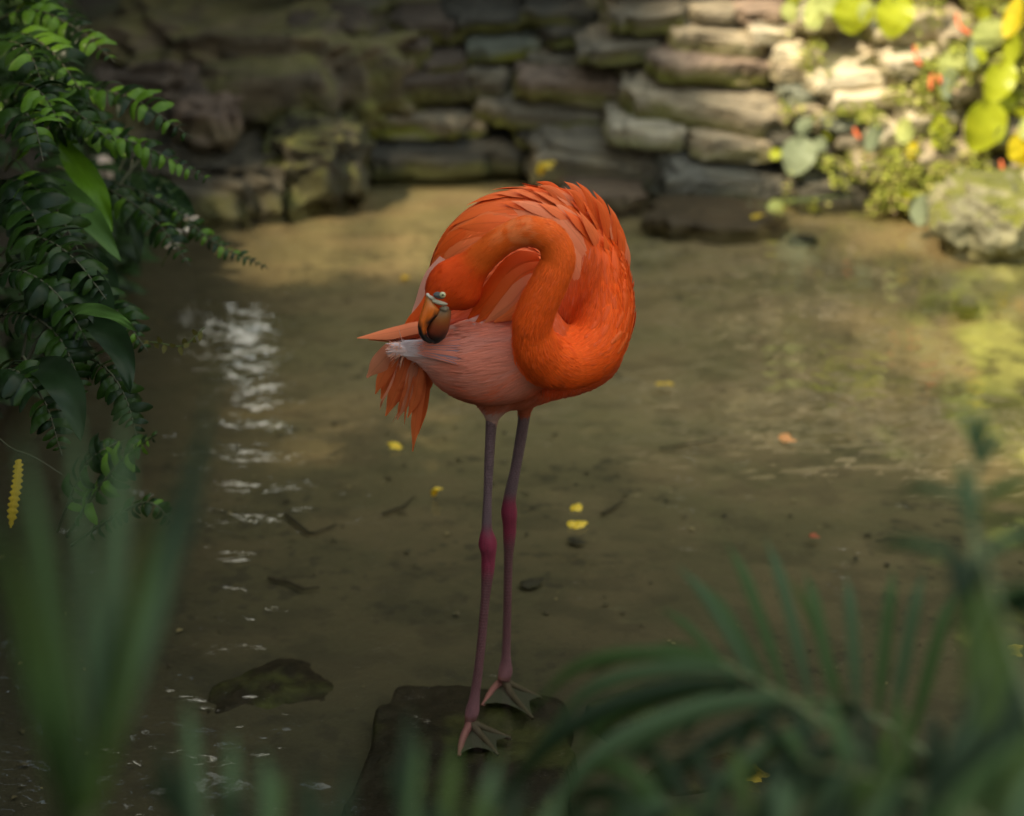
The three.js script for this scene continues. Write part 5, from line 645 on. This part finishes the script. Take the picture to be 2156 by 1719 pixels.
// ---------------------------------------------------------------- the trees that shade the pool
{
  const r = rng(2024), barkT = std('bark', [0.07, 0.052, 0.035], 0.95, { bumpMap: grainBump, bumpScale: 0.03 });
  const spec = [
    ['broad leafy tree leaning over the pool from the left bank', -3.3, -1.6, 0.5, 5.2], ['leafy tree behind the viewer shading the near water', -2.2, 5.2, 0.2, 5.6], ['leafy tree on the right bank outside the picture', 4.4, 0.4, 0.6, 5.4],
    ['tree behind the wall at the left, mirrored in the pool', -3.4, -7.2, 1.7, 4.6], ['tree behind the middle of the wall, mirrored in the pool', 0.7, -7.8, 1.7, 4.4], ['tree behind the right end of the wall', 4.4, -6.6, 1.7, 4.2],
  ];
  const trees = spec.map(([label, x, z, y0, h]) => { const o = thing('shade_tree', label, 'tree', V(x, y0 - 0.3, z)); const lean = V(-x * 0.12, 0, -z * 0.08); const limbs = [tube([V(0, 0, 0), V(lean.x * 0.2, h * 0.4, lean.z * 0.2), lean.clone().setY(h)], [0.24, 0.17, 0.09], { n: 16, m: 10 })]; for (let i = 0; i < 6; i++) { const a = i * 1.05 + r(), y = h * (0.5 + 0.45 * r()); limbs.push(tube([V(lean.x * y / h * 0.8, y, lean.z * y / h * 0.8), V(Math.cos(a) * 0.8, y + 0.5, Math.sin(a) * 0.8), V(Math.cos(a) * 1.7, y + 0.8, Math.sin(a) * 1.7)], [0.08, 0.05, 0.02], { n: 10, m: 6 })); } mesh('trunk', mergeGeometries(limbs), barkT, o); return { o, list: [] }; });
  const leaf = (L) => ribbon([V(0, 0, 0), V(0, L * 0.5, L * 0.08), V(0, L, -L * 0.14)], L * 0.25, { nl: 3, nw: 1, fold: 0.25 });
  const spray = []; for (let i = 0; i < 16; i++) { const g = leaf(0.13 + 0.05 * r()), T = V(r() - 0.5, r() - 0.62, r() - 0.5).normalize(); g.applyMatrix4(orient(T, V(r() - 0.5, 1, r() - 0.5)).setPosition((r() - 0.5) * 0.34, (r() - 0.5) * 0.16, (r() - 0.5) * 0.34)); spray.push(g); }
  const sprayGeo = mergeGeometries(spray);
  // where sun gets through: spots in the place itself (x, y, z, radius, clear share)
  const spots = [
    { p: V(1.85, 0.5, -3.45), rx: 1.02, share: 1 }, { p: V(1.38, 0.8, -3.55), rx: 0.42, share: 1 }, { p: V(2.1, 0.1, -2.9), rx: 0.5, share: 1 }, { p: V(-0.66, -0.04, -3.08), rx: 0.12, share: 1 }, { p: V(-0.36, -0.04, -3.06), rx: 0.17, share: 1 }, { p: V(-0.42, -0.04, -3.62), rx: 0.12, share: 1 }, { p: V(-0.12, -0.04, -3.7), rx: 0.02, share: 0.8 },
    { p: at(1960, 1385, { y: -0.08 }), rx: -0.09, share: 1 }, { p: at(203, 366, { z: -2.75 }), rx: -0.05, share: 1 }, { p: V(1.42, -0.05, -2.0), rx: 0.26, share: 0.6 }, { p: V(1.30, -0.05, -1.35), rx: 0.05, share: 0.7 },
    { p: V(-1.0, 0.95, -1.0), rx: 0.1, share: 0.3 }, { p: V(0.75, 0.5, -3.7), rx: 0.3, share: 0.18 },
  ].map((s) => ({ ...s, k: s.p.y / TO_SUN.y, gx: s.p.x - TO_SUN.x * (s.p.y / TO_SUN.y), gz: s.p.z - TO_SUN.z * (s.p.y / TO_SUN.y) }));
  const clearAt = (gx, gz) => { let c = 0.02; for (const s of spots) { const d = Math.hypot(gx - s.gx, gz - s.gz) - s.rx - 0.27; if (d < 0.08) c = Math.max(c, s.share * (1 - smoothstep(d, -0.05, 0.08))); } return c; };
  const M = new THREE.Matrix4(), add = (x, y, z, s, dark) => { let best = 0, bd = 1e9; trees.forEach((t, i) => { const d = (x - t.o.position.x) ** 2 + (z - t.o.position.z) ** 2; if (d < bd) { bd = d; best = i; } }); trees[best].list.push([x, y, z, s, dark]); };
  // unseen leaf layer added between pool and sun, open over the sunlit spots
  for (let k = 0; k < 2600; k++) {
    const gx = lerp(-2.8, 1.35, r()), gz = lerp(-7.5, 1.8, r()), y = lerp(4.6, 6.4, r()), x = gx + TO_SUN.x / TO_SUN.y * y, z = gz + TO_SUN.z / TO_SUN.y * y, c = clearAt(gx, gz);
    if (r() > Math.min(1, -Math.log(Math.max(c, 0.015)) / 4.2)) continue;
    { const az = Math.atan2(x, 3.08 - z) * 57.3, el = Math.atan2(y + 1.85, Math.hypot(x, 3.08 - z)) * 57.3; if (az < -5 && az > -24 && el > 34 && el < 52 && z < -1.5 && noise(az * 0.42, el * 0.42, 3) > -0.05) continue; const rad = 22 / Math.hypot(x, 3.08 - z); if (Math.abs(az + 7.9) < 0.12 + rad * 0.7 && el > 16.5 - rad && el < 21 + rad && z < -3) continue; if (Math.hypot(x - 0.25, z + 0.5) < 1.5) continue; }
    add(x, y, z, 0.7 + 0.6 * r() * (c > 0.1 ? 0.3 : 1));
  }
  // unseen leaf sprays added along the sun ray to keep sun off the bird
  for (let k = 0; k < 62; k++) { const y = lerp(4.7, 6.3, r()); add(0.02 + TO_SUN.x / TO_SUN.y * (y - 0.8) + (r() - 0.5) * 1.1, y, -0.05 + TO_SUN.z / TO_SUN.y * (y - 0.8) + (r() - 0.5) * 1.1, 0.7 + 0.4 * r()); }
  // low leaf sprays added out of frame to shade the left bank
  for (let k = 0; k < 620; k++) { const z = lerp(-4.4, 0.9, r()), x = lerp(-3.0, -0.95 + (z < -2.2 ? 0.45 : 0), r()), y = 1.75 + 1.1 * r(), gx = x - TO_SUN.x / TO_SUN.y * y, gz = z - TO_SUN.z / TO_SUN.y * y; if (clearAt(gx, gz) > 0.1 || clearAt(gx + 0.12, gz) > 0.3 || (x > -1.35 && z > -0.6)) continue; add(x, y, z, 0.6 + 0.5 * r()); }
  // hanging curtain behind the wall, what the water mirrors
  for (let k = 0; k < 4200; k++) {
    const x = lerp(-6.5, 7, r()), z = lerp(-9.2, -5.6, r()), y = lerp(x < -0.2 ? 0.4 : 1.2, 7.5, Math.pow(r(), 1.2)), az = Math.atan2(x, 3.08 - z) * 57.3, el = Math.atan2(y + 1.85, Math.hypot(x, 3.08 - z)) * 57.3;
    if (Math.abs(az + 7.9 + 0.35 * Math.sin(el * 2)) < 0.12 + 16 / Math.hypot(x, 3.08 - z) && el > 15 && el < 23) continue;
    if (az < -5 && az > -24 && el > 33 && noise(az * 0.42, el * 0.42, 3) > -0.05) continue;
    add(x, y, z, 1.0 + 0.9 * r());
  }
  // loose outer crowns
  for (let k = 0; k < 1500; k++) { const a = r() * 6.283, d = 4.5 + 5 * Math.sqrt(r()), x = Math.cos(a) * d, z = Math.sin(a) * d - 1, y = 1.5 + 5.5 * r(); if (x > -1 && x < 7 && z > -5 && z < 5 && y > 3) continue; if (z < -5) continue; const gx = x - TO_SUN.x / TO_SUN.y * y, gz = z - TO_SUN.z / TO_SUN.y * y; if (clearAt(gx, gz) > 0.1) continue; add(x, y, z, 1.0 + 0.9 * r()); }
  // unseen ring of leaf sprays added all round to block low sky light
  for (let k = 0; k < 2600; k++) { const a = r() * 6.283, d = 5.2 + 2.2 * r(), x = Math.cos(a) * d * 1.05, z = Math.sin(a) * d - 0.6, y = 0.4 + (z > 1 ? 1.8 : 3.2) * r(); if (z < -4.4 && Math.abs(x) < 5) continue; const gx = x - TO_SUN.x / TO_SUN.y * y, gz = z - TO_SUN.z / TO_SUN.y * y; if (clearAt(gx, gz) > 0.1) continue; add(x, y, z, 1.2 + 0.9 * r()); }
  const crownM = leafMat('crown_leaf', [1, 1, 1], 0.5, 0.22), c = new THREE.Color();
  trees.forEach(({ o, list }) => { const inst = new THREE.InstancedMesh(sprayGeo, crownM, list.length); list.forEach(([x, y, z, s], i) => { M.makeRotationFromEuler(new THREE.Euler((r() - 0.5) * 0.8, r() * 6.28, (r() - 0.5) * 0.8)).scale(V(s, s, s)); M.setPosition(x - o.position.x, y - o.position.y, z - o.position.z); inst.setMatrixAt(i, M); const k = 0.7 + 0.6 * r(); inst.setColorAt(i, c.setRGB(0.034 * k, 0.060 * k, 0.010 * k)); }); inst.name = 'crown'; inst.castShadow = inst.receiveShadow = true; o.add(tag(inst, null, null, null, 'stuff')); });  // crowns also hold the sprays added to block light
  console.log('crown sprays', trees.map((t) => t.list.length).join(' '));
}
renderer.render(scene, camera);
